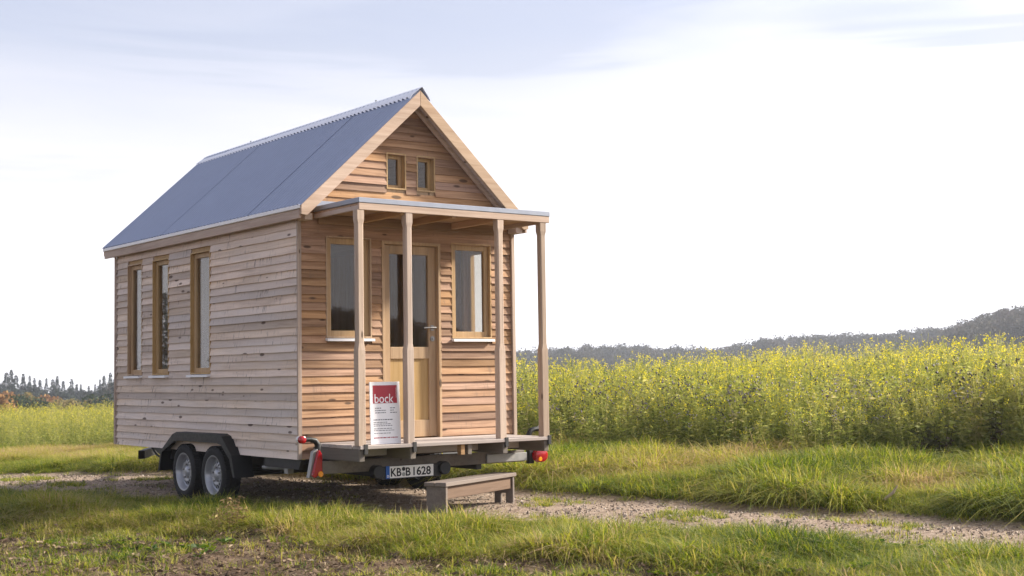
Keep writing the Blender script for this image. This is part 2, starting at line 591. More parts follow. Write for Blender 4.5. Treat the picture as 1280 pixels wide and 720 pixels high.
# ------------------------------------------------------------------ ground
def make_ground():
    n = 460
    u = np.linspace(-1, 1, n)
    k = 8.6
    s = np.sinh(u * k) / np.sinh(k) * 1500
    X, Y = np.meshgrid(s - 2.2, s - 1.0, indexing='ij')
    Z = ground_z(X, Y)
    v = np.stack([X, Y, Z], -1).reshape(-1, 3)
    i, j = np.meshgrid(np.arange(n - 1), np.arange(n - 1), indexing='ij')
    a = (i * n + j).ravel()
    f = np.stack([a, a + n, a + n + 1, a + 1], -1)
    global GROUND_MIN
    GROUND_MIN = float(Z.min())
    me = bpy.data.meshes.new('ground')
    me.vertices.add(len(v))
    me.vertices.foreach_set('co', v.ravel())
    me.loops.add(f.size)
    me.loops.foreach_set('vertex_index', f.ravel())
    me.polygons.add(len(f))
    me.polygons.foreach_set('loop_start', np.arange(0, f.size, 4))
    me.update(calc_edges=True)
    me.shade_smooth()
    o = bpy.data.objects.new('ground', me)
    C.objects.link(o)
    o['kind'] = 'structure'
    m, t, b, out = new_mat('ground_earth')
    tcn = N(t, 'ShaderNodeTexCoord')
    P = tcn.outputs['Object']
    d = N(t, 'ShaderNodeVectorMath', operation='DOT_PRODUCT')
    t.links.new(P, d.inputs[0])
    d.inputs[1].default_value = (QX, QY, 0)
    wob = noise(t, P, 1.3, 4, .6)
    q = math_node(t, 'ADD', d.outputs['Value'], math_node(t, 'MULTIPLY', math_node(t, 'SUBTRACT', wob, .5), .55))
    fine = noise(t, P, 60, 5, .7)
    mid = noise(t, P, 7, 4, .6)
    peb = N(t, 'ShaderNodeTexVoronoi', feature='F1')
    peb.inputs['Scale'].default_value = 42
    t.links.new(P, peb.inputs['Vector'])
    sc = N(t, 'ShaderNodeSeparateColor')
    t.links.new(peb.outputs['Color'], sc.inputs[0])
    gravel = ramp(t, sc.outputs[0], [(0, (.17, .12, .085)), (.5, (.33, .25, .19)), (1, (.48, .39, .315))])
    gravel = mixc(t, maprange(t, fine, .35, .65), gravel, (.27, .20, .145))
    gravel = mixc(t, maprange(t, mid, .5, .68, 0, .75, True), gravel, (.16, .11, .075))
    soil = mixc(t, fine, (.065, .042, .028), (.15, .10, .064))
    soil = mixc(t, maprange(t, mid, .45, .7, 0, .6), soil, (.19, .14, .10))
    turf = mixc(t, fine, (.06, .06, .02), (.16, .13, .055))
    d2 = N(t, 'ShaderNodeVectorMath', operation='DOT_PRODUCT')
    t.links.new(P, d2.inputs[0])
    d2.inputs[1].default_value = (-QY, QX, 0)
    fs = ramp(t, maprange(t, d2.outputs['Value'], FAR_P[0], FAR_P[-1]), [((a - FAR_P[0]) / (FAR_P[-1] - FAR_P[0]), (c, c, c)) for a, c in zip(FAR_P, FAR_Q)])
    qf = math_node(t, 'SUBTRACT', q, fs)
    path_m = math_node(t, 'MULTIPLY', maprange(t, q, -.85, -.62, 0, 1, True), maprange(t, qf, .9, 1.08, 1, 0, True))
    soil_m = maprange(t, q, -2.4, -2.9, 0, 1, True)
    col = mixc(t, path_m, turf, gravel)
    col = mixc(t, soil_m, col, soil)
    t.links.new(col, b.inputs['Base Color'])
    b.inputs['Roughness'].default_value = .95
    b.inputs['Specular IOR Level'].default_value = .15
    bp = N(t, 'ShaderNodeBump', ins={'Strength': .7, 'Distance': .02})
    t.links.new(math_node(t, 'ADD', fine, math_node(t, 'MULTIPLY', peb.outputs['Distance'], .6)), bp.inputs['Height'])
    t.links.new(bp.outputs[0], b.inputs['Normal'])
    me.materials.append(m)
    return o


make_ground()

# ------------------------------------------------------------------ the house on its trailer
house = thing('tiny_house', 'larch clad tiny house with blue grey corrugated gable roof and porch on a tandem trailer', 'tiny house', (0, 2.2, 0))
HW, HL = 1.25, 4.5
ROW = 0.0757
CORE = 0.036
APEX, SLOPE = 3.515, 0.919


def zh(z):
    return z + H


def wall_core(name, place, u0, u1, z0, z1, holes, mat, gable=False):
    """A solid wall with rectangular openings, as boxes between the openings. place(u, depth, z)"""
    mb = MB()
    us = sorted({u0, u1} | {h[0] for h in holes} | {h[1] for h in holes})
    T = .115

    def bx(a, b2, c, d):
        p = [place(a, CORE, c), place(b2, CORE, c), place(b2, CORE + T, c), place(a, CORE + T, c),
             place(a, CORE, d), place(b2, CORE, d), place(b2, CORE + T, d), place(a, CORE + T, d)]
        mb.hexa(p)
    for a, b2 in zip(us[:-1], us[1:]):
        cut = sorted([(h[2], h[3]) for h in holes if h[0] <= a + 1e-6 and h[1] >= b2 - 1e-6])
        z = z0
        for c, d in cut:
            if c > z + 1e-6:
                bx(a, b2, z, c)
            z = d
        if z < z1 - 1e-6:
            bx(a, b2, z, z1)
    if gable:
        poly = [(-1.22, z1), (1.22, z1), (0.30, zg_under(.30)), (0, zg_under(0)), (-.30, zg_under(.30))]
        hs = sorted([h for h in GWIN])
        # side triangles and strips round the gable windows
        xs = [-1.10] + [q for h in hs for q in (h[0], h[1])] + [1.10]
        for a, b2 in zip(xs[:-1], xs[1:]):
            ins = [h for h in hs if h[0] <= a + 1e-6 and h[1] >= b2 - 1e-6]
            segs = [(z1, hs[0][2]), (hs[0][3], None)] if ins else [(z1, None)]
            for c, d in segs:
                parts = [(a, b2)]
                if d is None and a < 0 < b2:
                    parts = [(a, 0), (0, b2)]
                for pa, pb in parts:
                    ta = zg_under(abs(pa)) if d is None else d
                    tb = zg_under(abs(pb)) if d is None else d
                    p = [place(pa, CORE, c), place(pb, CORE, c), place(pb, CORE + T, c), place(pa, CORE + T, c),
                         place(pa, CORE, ta), place(pb, CORE, tb), place(pb, CORE + T, tb), place(pa, CORE + T, ta)]
                    mb.hexa(p)
    return obj(name, mb, mat, house)


def zg_under(ax):
    return zh(APEX - .105 - SLOPE * ax)


def board(place, u0, u1, z, mat, h=ROW, trim=None):
    """One bevel-sawn clapboard with a slightly wavy lower edge."""
    n = max(2, int((u1 - u0) / .16))
    ph, a1 = random.uniform(0, 9), random.uniform(.0006, .0024)
    k1, k2 = random.uniform(4, 9), random.uniform(13, 22)
    o1, o2 = .004 + random.uniform(-.002, .002), .027 + random.uniform(-.004, .004)
    dz = random.uniform(-.002, .002)
    rs = []
    for i in range(n + 1):
        t = i / n
        ub, ut = u0 + (u1 - u0) * t, u0 + (u1 - u0) * t
        if trim:
            ut = trim[0] + (trim[1] - trim[0]) * t
        w = a1 * math.sin(ub * k1 + ph) + a1 * .6 * math.sin(ub * k2 + 2 * ph)
        zb = z - .010 + w + dz
        rs.append([place(ub, CORE - o2 - .3 * w, zb), place(ut, CORE - o1 - .006, z + h), place(ut, CORE - .001, z + h), place(ub, CORE - .001, zb)])
    mb = MB()
    mb.rings(rs)
    return obj('board', mb, mat, house)


def clad(place, u0, u1, z0, z1, holes, mat, rows=None):
    z = z0
    while z < z1 - .02:
        h = min(ROW, z1 - z)
        cut = sorted([(c[0], c[1]) for c in holes if c[2] < z + h - .012 and c[3] > z + .012])
        a = u0
        segs = []
        for c, d in cut:
            if c > a + .01:
                segs.append((a, c))
            a = d
        if a < u1 - .01:
            segs.append((a, u1))
        for s0, s1 in segs:
            j = .003
            board(place, s0 + random.uniform(-j, j), s1 + random.uniform(-j, j), z, mat, h)
        z += ROW


pl_left = lambda u, d, z: (-HW + d, u, z)
pl_right = lambda u, d, z: (HW - d, u, z)
pl_front = lambda u, d, z: (u, d, z)
pl_rear = lambda u, d, z: (u, HL - d, z)

LWIN = [(1.905, 2.395, zh(.785), zh(2.070)), (2.965, 3.41, zh(.785), zh(2.070)), (3.712, 4.145, zh(.785), zh(2.070))]
RWIN = [(.16, .70, zh(.785), zh(2.070))]
FWIN = [(-.945, -.452, zh(1.098), zh(2.055)), (.474, .962, zh(1.098), zh(2.058))]
DOOR = (-.338, .342, zh(.135), zh(2.040))
GWIN = [(-.275, -.050, zh(2.545), zh(2.900)), (.072, .292, zh(2.545), zh(2.900))]
ZTOP = zh(2.24)
core = wall_core('wall', pl_left, 0.115 + CORE + .001, HL - .115 - CORE - .001, zh(.003), ZTOP, LWIN, M['lining'])
wall_core('wall', pl_right, 0.115 + CORE + .001, HL - .115 - CORE - .001, zh(.003), ZTOP, RWIN, M['lining'])
wall_core('wall', pl_front, -HW + CORE, HW - CORE, zh(.003), ZTOP, FWIN + [DOOR], M['lining'], gable=True)
GW_keep = GWIN
wall_core('wall', pl_rear, -HW + CORE, HW - CORE, zh(.003), ZTOP, [], M['lining'])

clad(pl_left, .012, HL - .003, zh(.004), zh(2.205), LWIN, M['side'])
clad(pl_right, .012, HL - .003, zh(.004), zh(2.205), RWIN, M['rear'])
clad(pl_front, -HW + .040, HW - .040, zh(.004), zh(2.205), FWIN + [(DOOR[0], DOOR[1], zh(-.1), DOOR[3])], M['front'])
clad(pl_rear, -HW + .01, HW - .01, zh(.004), zh(2.205), [], M['rear'])


def gable(place, holes, mat):
    z = zh(2.205) + .006
    while z < zh(3.33):
        hb = (zh(APEX - .100) - z) / SLOPE
        ht = (zh(APEX - .100) - z - ROW) / SLOPE
        hb, ht = min(hb, 1.22), min(max(ht, .005), 1.22)
        cut = sorted([(c[0], c[1]) for c in holes if c[2] < z + ROW - .012 and c[3] > z + .012])
        if not cut:
            board(place, -hb, hb, z, mat, ROW, (-ht, ht))
        else:
            board(place, -hb, cut[0][0], z, mat, ROW, (-ht, cut[0][0]))
            board(place, cut[0][1], cut[1][0], z, mat)
            board(place, cut[1][1], hb, z, mat, ROW, (cut[1][1], ht))
        z += ROW


gable(pl_front, GWIN, M['front'])
mb = MB()
mb.extr_y([(-1.22, ZTOP), (1.22, ZTOP), (0, zg_under(0))], HL - .11, HL - .003)
obj('rear_gable', mb, M['rear'], house)

# corner trims
for sx in (-1, 1):
    mb = MB()
    mb.box(*sorted((sx * (HW + .002), sx * (HW - .037))), -.006, .020, zh(-.005), zh(2.2))
    obj('corner_trim', mb, M['post'], house, .002)
mb = MB()
mb.box(-HW - .002, -HW + .02, HL - .002, HL + .02, zh(-.005), zh(2.2))
obj('corner_trim', mb, M['post'], house, .002)

# floor, ceiling
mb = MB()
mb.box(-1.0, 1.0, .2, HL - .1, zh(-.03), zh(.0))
obj('floor_slab', mb, M['deck_shaded_y'], house)
mb = MB()
mb.box(-1.108, 1.108, .145, HL - .145, zh(.003), zh(.10))
obj('floor_board', mb, M['pine_y'], house)
mb = MB()
mb.box(-1.107, 1.107, 1.4, HL - .145, zh(2.20), zh(2.238))
obj('loft_floor', mb, M['pine_y'], house)


def window(place, hole, sill=True, depth=.055, mem=.048, sill_out=.03, lining=True):
    """casing lining the opening, sash frame, pane and a metal sill"""
    u0, u1, z0, z1 = hole
    zb = z0 + (.006 if sill else 0)
    mb = MB()

    def bx(a, b2, d0, d1, c, d, mbx):
        mbx.hexa([place(a, d0, c), place(b2, d0, c), place(b2, d1, c), place(a, d1, c), place(a, d0, d), place(b2, d0, d), place(b2, d1, d), place(a, d1, d)])
    e = .004
    # casing
    L = .014
    d0, d1 = .012, .15
    bx(u0 + .001, u0 + L, d0, d1, zb, z1 - .001, mb)
    bx(u1 - L, u1 - .001, d0, d1, zb, z1 - .001, mb)
    bx(u0 + L, u1 - L, d0, d1, z1 - L, z1 - .001, mb)
    bx(u0 + L, u1 - L, d0, d1, zb, zb + L, mb)
    casing = mb
    f = MB()
    s0, s1 = u0 + L, u1 - L
    da, db = depth, depth + .045
    bx(s0, s0 + mem, da, db, zb + L, z1 - L, f)
    bx(s1 - mem, s1, da, db, zb + L, z1 - L, f)
    bx(s0 + mem, s1 - mem, da + .001, db, z1 - L - mem, z1 - L, f)
    bx(s0 + mem, s1 - mem, da + .001, db, zb + L, zb + L + mem, f)
    w = obj('window', f, M['pine_z'], house, .003)
    obj('casing', casing, M['pine_z'], w)
    g = MB()
    bx(s0 + mem - .004, s1 - mem + .004, depth + .018, depth + .024, zb + L + mem - .004, z1 - L - mem + .004, g)
    obj('pane', g, M['glass'], w)
    if sill:
        s = MB()
        s.hexa([place(u0 - .008, -sill_out, z0 - .026), place(u1 + .008, -sill_out, z0 - .026), place(u1 + .008, .06, z0 - .016), place(u0 - .008, .06, z0 - .016),
                place(u0 - .008, -sill_out, z0 - .003), place(u1 + .008, -sill_out, z0 - .003), place(u1 + .008, .06, z0 + .005), place(u0 - .008, .06, z0 + .005)])
        obj('sill', s, M['white'], w)
    return w


for h in LWIN:
    window(pl_left, h, depth=.05, mem=.05)
for h in RWIN:
    window(pl_right, h)
for h in FWIN:
    window(pl_front, h, depth=.045, mem=.055)
for h in GWIN:
    window(pl_front, h, sill=False, depth=.075, mem=.035)

# door
u0, u1, z0, z1 = DOOR
mb = MB()
mb.box(u0 + .001, u0 + .03, .010, .13, z0, z1 - .001)
mb.box(u1 - .03, u1 - .001, .010, .13, z0, z1 - .001)
mb.box(u0 + .03, u1 - .03, .010, .13, z1 - .03, z1 - .001)
obj('door_frame', mb, M['pine_z'], house, .002)
a, b2, y0, y1 = u0 + .032, u1 - .032, .060, .105
zb, zt = z0 + .012, z1 - .033
st = .085
mb = MB()
mb.box(a, a + st, y0, y1, zb, zt)
mb.box(b2 - st, b2, y0, y1, zb, zt)
mb.box(a + st, b2 - st, y0 + .0015, y1, zt - .085, zt)
mb.box(a + st, b2 - st, y0 + .0015, y1, zh(.905), zh(1.02))
mb.box(a + st, b2 - st, y0 + .0015, y1, zb, zh(.31))
door = obj('door', mb, M['pine_z'], house, .003)
mb = MB()
mb.box(a + st - .004, b2 - st + .004, y0 + .02, y1 - .006, zh(.30), zh(.91))
obj('panel', mb, M['pine_z'], door)
mb = MB()
mb.box(a + st - .004, b2 - st + .004, y0 + .02, y0 + .026, zh(1.012), zt - .08)
obj('pane', mb, M['glass'], door)
mb = MB()
hx = b2 - .045
mb.box(hx - .017, hx + .017, y0 - .006, y0 + .001, zh(1.18), zh(1.235))
mb.tube([(hx, y0 - .004, zh(1.208)), (hx, y0 - .05, zh(1.208))], .010, 10)
mb.tube([(hx + .012, y0 - .05, zh(1.208)), (hx - .05, y0 - .053, zh(1.208)), (hx - .13, y0 - .05, zh(1.204))], [.011, .010, .008], 10)
obj('handle', mb, M['brass'], door, smooth=True)
mb = MB()
mb.tube([(hx, y0 - .010, zh(1.10)), (hx, y0 + .001, zh(1.10))], .026, 16)
mb.tube([(hx, y0 - .018, zh(1.10)), (hx, y0 - .009, zh(1.10))], .010, 10)
obj('lock', mb, M['brass'], door, smooth=True)
mb = MB()
mb.box(u0 + .001, u1 - .001, .0, .125, z0 - .022, z0 - .002)
obj('threshold', mb, M['pine_x'], house)

# interior pieces that show through the panes
mb = MB()
prof = []
for i in range(41):
    y = .72 + .5 * i / 40
    prof.append((1.075 + .018 * math.sin(i * 1.7), y))
mb.rings([[(x, y, zh(.55)) for x, y in prof], [(x, y, zh(2.1)) for x, y in prof]], closed=False)
obj('curtain', mb, M['curtain'], house, smooth=True, fix=False)
mb = MB()
mb.box(.55, 1.105, .42, 1.9, zh(.103), zh(.98))
mb.box(.53, 1.106, .40, 1.92, zh(.981), zh(1.012))
obj('kitchen_counter', mb, M['pine_y'], house, .003)

# roof
def slope_pt(x, y, off):
    """a point on the roof plane at |x|, `off` metres above it"""
    s = 1 if x >= 0 else -1
    n = Vector((s * SLOPE, 0, 1)).normalized()
    return (x + n.x * off, y, zh(APEX - SLOPE * abs(x)) + n.z * off)


YF, YB, XE = -.175, 4.72, 1.318
for s in (-1, 1):
    mb = MB()
    mb.extr_y([(s * .001, zh(APEX - .016)), (s * 1.285, zh(APEX - .016 - SLOPE * 1.285)), (s * 1.285, zh(APEX - .108 - SLOPE * 1.285)), (s * .001, zh(APEX - .108))], YF + .028, YB - .028)
    obj('roof_deck', mb, M['barge_y'], house)
cuts = [YF, .885, 1.976, 3.00, 4.052, YB]
PITCH = .076
for s in (-1, 1):
    for k, (ya, yb) in enumerate(zip(cuts[:-1], cuts[1:])):
        n = int((yb - ya + .03) / PITCH * 8)
        top, bot = [], []
        ylist = [ya - (.03 if k else 0) + (yb - ya + (.03 if k else 0)) * i / n for i in range(n + 1)]
        mb = MB()
        for i, y in enumerate(ylist):
            w = .0105 * math.sin(2 * math.pi * y / PITCH)
            lift = .0018 * max(0, 1 - (y - ylist[0]) / .05) if k else 0
            lift += .0015 * k
            r = []
            for j in range(4):
                x = s * (.004 + (XE - .004) * j / 3)
                r.append(slope_pt(x, y, w + lift))
            for j in (3, 2, 1, 0):
                x = s * (.004 + (XE - .004) * j / 3)
                r.append(slope_pt(x, y, w + lift - .0012))
            top.append(r)
        mb.rings(top)
        obj('roof_sheet', mb, M['roof'], house, smooth=True)
# ridge cap: flat on top, scalloped where it lies over the sheets
mb = MB()
ys = [YF - .005 + (YB - YF + .01) * i / 520 for i in range(521)]
rs = []
for y in ys:
    w = .013 * math.sin(2 * math.pi * y / PITCH)
    lifts = [(-.115, .012 + w), (-.085, .018 + w * .25), (0, .034), (.085, .018 + w * .25), (.115, .012 + w)]
    up = [slope_pt(x if x else 1e-4, y, o) for x, o in lifts]
    dn = [slope_pt(x if x else 1e-4, y, o - .0015) for x, o in lifts][::-1]
    rs.append(up + dn)
mb.rings(rs)
obj('ridge_cap', mb, M['ridge'], house, smooth=True)
for y in (.55, 3.35):
    mb = MB()
    p = slope_pt(-.03, y, .036)
    mb.tube([p, (p[0] - .006, y, p[2] + .008)], .009, 8)
    obj('screw', mb, M['steel_dark'], house)
# barge boards
for s in (-1, 1):
    for yy in ((YF - .004, YF + .027), (YB - .027, YB + .004)):
        mb = MB()
        T = .148
        mb.extr_y([(s * .0005, zh(APEX - .014)), (s * 1.305, zh(APEX - .014 - SLOPE * 1.305)), (s * 1.305, zh(APEX - .014 - SLOPE * 1.305 - .085)),
                   (s * 1.245, zh(APEX - .014 - T - SLOPE * 1.245)), (s * .0005, zh(APEX - .014 - T))], *yy)
        obj('barge_board', mb, M['barge_x'], house, .003)
    mb = MB()     # inner moulding under the verge
    mb.extr_y([(s * .0005, zh(APEX - .11)), (s * 1.24, zh(APEX - .11 - SLOPE * 1.24)), (s * 1.24, zh(APEX - .155 - SLOPE * 1.24)), (s * .0005, zh(APEX - .155))], -.055, -.012)
    obj('verge_moulding', mb, M['barge_x'], house, .002)
    # eaves
    mb = MB()
    x0, x1 = sorted((s * 1.287, s * 1.309))
    mb.box(x0, x1, YF + .03, YB - .03, zh(2.183), zh(2.268))
    obj('fascia', mb, M['barge_y'], house, .002)
    mb = MB()
    x0, x1 = sorted((s * 1.288, s * 1.322))
    mb.box(x0, x1, YF + .012, YB - .012, zh(2.2695), zh(2.306))
    obj('gutter', mb, M['white'], house, .004)
    mb = MB()
    x0, x1 = sorted((s * 1.252, s * 1.286))
    mb.box(x0, x1, .0, HL, zh(2.186), zh(2.205))
    obj('soffit', mb, M['barge_y'], house)
    # purlin end by the porch, under the verge
    mb = MB()
    x0, x1 = sorted((s * 1.17, s * 1.25))
    mb.box(x0, x1, YF + .03, -.002, zh(2.175), zh(2.235))
    obj('purlin', mb, M['barge_y'], house, .003)

# porch roof
PX0, PX1, PY = -1.085, 1.07, -.82
mb = MB()
mb.box(PX0, PX1, PY, -.001, zh(2.268), zh(2.314))
mb.box(PX0 + .02, PX1 - .02, -.02, -.003, zh(2.3145), zh(2.375))
obj('porch_roof', mb, M['zinc'], house, .004)
mb = MB()
mb.box(PX0 + .012, PX1 - .012, PY + .012, -.004, zh(2.246), zh(2.2665))
obj('porch_soffit', mb, M['porch_x'], house)
mb = MB()
mb.box(PX0 + .005, PX1 - .005, PY + .004, PY + .028, zh(2.205), zh(2.2665))
obj('porch_fascia', mb, M['barge_x'], house, .003)
for x0 in (PX0 + .006, PX1 - .031):
    mb = MB()
    mb.box(x0, x0 + .025, PY + .029, -.004, zh(2.206), zh(2.245))
    obj('porch_fascia', mb, M['barge_y'], house, .003)
for x in (-.60, -.05, .47):
    mb = MB()
    mb.box(x - .024, x + .024, PY + .03, -.004, zh(2.185), zh(2.245))
    obj('rafter', mb, M['porch_y'], house, .003)
mb = MB()
mb.box(PX0 + .04, PX1 - .04, -.034, -.004, zh(2.16), zh(2.243))
obj('ledger', mb, M['porch_x'], house, .003)

# posts: square at foot and head, planed narrower between
for px in (-1.062, -.556, .472, .988):
    mb = MB()
    y = -.775

    def octo(half, ch, z):
        h, c = half, ch
        return [(px - h + c, y - h, z), (px + h - c, y - h, z), (px + h, y - h + c, z), (px + h, y + h - c, z), (px + h - c, y + h, z), (px - h + c, y + h, z), (px - h, y + h - c, z), (px - h, y - h + c, z)]
    mb.rings([octo(.038, .004, zh(.139)), octo(.038, .004, zh(.97)), octo(.033, .011, zh(1.03)), octo(.033, .011, zh(2.08)), octo(.037, .004, zh(2.12)), octo(.037, .004, zh(2.2045))])
    obj('post', mb, M['post'], house)
    mb = MB()
    mb.box(px + .015, px + .05, PY - .006, PY + .05, zh(.06), zh(.150))
    obj('post_anchor', mb, M['steel_dark'], house, .002)

# deck
n = 6
for i in range(n):
    y0 = PY + (0 - PY) * i / n
    y1 = PY + (0 - PY) * (i + 1) / n - .006
    mb = MB()
    mb.box(-1.09 + random.uniform(-.004, .004), 1.03 + random.uniform(-.003, .003), y0, y1, zh(.106 + random.uniform(-.001, .001)), zh(.138))
    obj('deck_plank', mb, M['deck_x'], house, .004)
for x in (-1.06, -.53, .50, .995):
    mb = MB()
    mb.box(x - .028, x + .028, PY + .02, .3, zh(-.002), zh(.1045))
    obj('deck_joist', mb, M['deck_shaded_y'], house, .004)
mb = MB()
mb.box(-1.03, .99, -.40, -.36, zh(.02), zh(.104))
obj('deck_bearer', mb, M['deck_x'], house, .003)
for x in (.02, .10):
    mb = MB()
    mb.box(x - .022, x + .022, PY + .03, PY + .09, zh(.01), zh(.1045))
    obj('deck_block', mb, M['porch_y'] if x < .05 else M['deck_shaded_y'], house, .002)

# chassis
mb = MB()
mb.box(-.62, -.56, -.25, 4.6, zh(-.18), zh(-.092))
mb.box(.56, .62, -.25, 4.6, zh(-.18), zh(-.092))
for y in (.6, 1.2, 3.0, 3.8, 4.55):
    mb.box(-1.1, 1.1, y, y + .05, zh(-.16), zh(-.093)) if y < 1 else mb.box(-.55, .55, y, y + .05, zh(-.16), zh(-.093))
obj('chassis', mb, M['steel_dark'], house, .004)
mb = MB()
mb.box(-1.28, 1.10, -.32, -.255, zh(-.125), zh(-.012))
obj('rear_beam', mb, M['deck_shaded_y'], house, .004)
mb = MB()
mb.box(.62, 1.11, -.345, -.322, zh(-.115), zh(-.035))
obj('beam_plate', mb, M['galv'], house, .003)
mb = MB()       # drawbar at the far end with coupling
for s in (-1, 1):
    mb.hexa([(s * .9 - .04, 4.55, zh(-.2)), (s * .9 + .04, 4.55, zh(-.2)), (s * .03 + .03, 6.0, zh(-.2)), (s * .03 - .03, 6.0, zh(-.2)),
             (s * .9 - .04, 4.55, zh(-.1)), (s * .9 + .04, 4.55, zh(-.1)), (s * .03 + .03, 6.0, zh(-.1)), (s * .03 - .03, 6.0, zh(-.1))])
mb.tube([(0, 5.95, zh(-.14)), (0, 6.35, zh(-.14))], .04, 10)
mb.tube([(.16, 5.7, zh(.25)), (.16, 5.7, zh(-.48))], .025, 10)
obj('drawbar', mb, M['steel_dark'], house)
for y, dy in ((.35, .5),):   # folded corner steadies
    mb = MB()
    mb.tube([(-1.17, y, zh(-.10)), (-1.17, y + dy, zh(-.115))], .02, 8)
    mb.box(-1.20, -1.14, y - .05, y + .02, zh(-.15), zh(-.05))
    obj('corner_steady', mb, M['galv'], house)
mb = MB()
mb.hexa([(-1.21, .07, zh(-.10)), (-1.17, .07, zh(-.10)), (-1.17, .75, zh(-.10)), (-1.21, .75, zh(-.10)), (-1.21, .02, zh(-.012)), (-1.17, .02, zh(-.012)), (-1.17, .75, zh(-.012)), (-1.21, .75, zh(-.012))])
obj('side_plate', mb, M['steel_dark'], house)
mb = MB()
mb.hexa([(-1.215, 2.9, zh(-.12)), (-1.17, 2.9, zh(-.12)), (-1.17, 3.2, zh(-.10)), (-1.215, 3.2, zh(-.10)), (-1.215, 2.9, zh(-.012)), (-1.17, 2.9, zh(-.012)), (-1.17, 3.45, zh(-.012)), (-1.215, 3.45, zh(-.012))])
mb.tube([(-1.19, 3.52, zh(-.02)), (-1.19, 3.40, zh(-.09)), (-1.19, 3.15, zh(-.14))], .012, 6)
obj('side_plate', mb, M['steel_dark'], house)

# wheels
def make_wheel(s, cy):
    cx, cz, R = s * 1.215, zh(-.225), .285
    t = MB()
    prof = [(-.085, .19), (-.092, .21), (-.095, .245), (-.086, .272), (-.07, .283), (-.035, .287), (-.03, .280), (-.024, .287), (.024, .287), (.03, .280), (.035, .287), (.07, .283), (.086, .272), (.095, .245), (.092, .21), (.085, .19)]
    k = 40
    rs = []
    for x, r in prof:
        rs.append([(cx + x, cy + r * math.cos(2 * math.pi * j / k), cz + r * math.sin(2 * math.pi * j / k)) for j in range(k)])
    t.rings(rs, True, False)
    w = obj('wheel', t, M['rubber'], house, smooth=True, fix=True)
    tb = MB()   # tread blocks
    for row in (-.058, -.0, .058):
        for j in range(44):
            a0, a1 = 2 * math.pi * (j + (row > 0) * .5) / 44, 2 * math.pi * (j + .62 + (row > 0) * .5) / 44
            pts = []
            for r in (.281, .2915):
                for x, a in ((row - .022, a0), (row + .022, a0), (row + .022, a1), (row - .022, a1)):
                    pts.append((cx + x, cy + r * math.cos(a), cz + r * math.sin(a)))
            tb.hexa(pts)
    o2 = obj('tread', tb, M['rubber'], w)
    r = MB()
    o = s
    prof = [(-.06, .186), (.08, .190), (.088, .200), (.086, .186), (.070, .176), (.030, .165), (.022, .150)]
    r.lathe_x([(o * x, q) for x, q in prof], cx, cy, cz, 40)
    # dished disc with oval holes: ring of 16 spokes between two annuli
    nk = 16
    d = [(.022, .152), (.040, .135), (.052, .105), (.050, .085), (.044, .062), (.056, .050), (.064, .036), (.064, .001)]
    kk = 64
    rr = [[(cx + o * x, cy + q * math.cos(2 * math.pi * j / kk), cz + q * math.sin(2 * math.pi * j / kk)) for j in range(kk)] for x, q in d]
    n0 = len(r.v)
    for ring in rr:
        r.v += ring
    for i in range(len(d) - 1):
        for j in range(kk):
            if i == 1 and j % 4 in (0, 1):
                continue
            a0, b0 = n0 + i * kk + j, n0 + i * kk + (j + 1) % kk
            r.f.append((a0, b0, b0 + kk, a0 + kk))
            r.m.append(0)
    obj('rim', r, M['rim'], w, smooth=True)
    bm_ = MB()
    for j in range(5):
        a = 2 * math.pi * j / 5 + .3
        y, z = cy + .073 * math.cos(a), cz + .073 * math.sin(a)
        bm_.tube([(cx + o * .045, y, z), (cx + o * .066, y, z)], .010, 6)
    obj('wheel_nut', bm_, M['galv'], w)
    bk = MB()
    bk.lathe_x([(o * -.05, .18), (o * .0, .15), (o * .0, .001)], cx, cy, cz, 24)
    obj('brake_drum', bk, M['steel_dark'], w)
    return w


for s in (-1, 1):
    for cy in (1.695, 2.415):
        make_wheel(s, cy)
    # tandem mudguard
    out = [(3.00, -.235), (2.93, -.02), (2.62, .165), (2.52, .188), (1.52, .192), (1.42, .17), (1.20, -.01), (1.13, -.22)]
    inn = [(2.965, -.235), (2.90, -.035), (2.59, .085), (2.50, .098), (1.54, .100), (1.44, .085), (1.25, -.05), (1.17, -.22)]
    mb = MB()
    xo, xi = s * 1.335, s * 1.13
    for i in range(len(out) - 1):
        (ya, za), (yb, zb2) = out[i], out[i + 1]
        (yc, zc_), (yd, zd) = inn[i], inn[i + 1]
        # sheet on top (thickness 6 mm) and side lip
        mb.hexa([(xi, ya, zh(za) - .006), (xo, ya, zh(za) - .006), (xo, yb, zh(zb2) - .006), (xi, yb, zh(zb2) - .006), (xi, ya, zh(za)), (xo, ya, zh(za)), (xo, yb, zh(zb2)), (xi, yb, zh(zb2))])
        mb.hexa([(xo - s * .006, ya, zh(za) - .003), (xo - s * .006, yb, zh(zb2) - .003), (xo - s * .006, yd, zh(zd)), (xo - s * .006, yc, zh(zc_)),
                 (xo + s * .004, ya, zh(za) - .003), (xo + s * .004, yb, zh(zb2) - .003), (xo + s * .004, yd, zh(zd)), (xo + s * .004, yc, zh(zc_))])
    mb.box(*sorted((xi, xi - s * .01)), 1.35, 2.75, zh(-.12), zh(.10))
    obj('mudguard', mb, M['black'], house, .003)
mb = MB()
for cy in (1.695, 2.415):
    mb.tube([(-1.13, cy, zh(-.222)), (1.13, cy, zh(-.222))], .032, 10)
obj('axle', mb, M['steel_dark'], house, smooth=True)

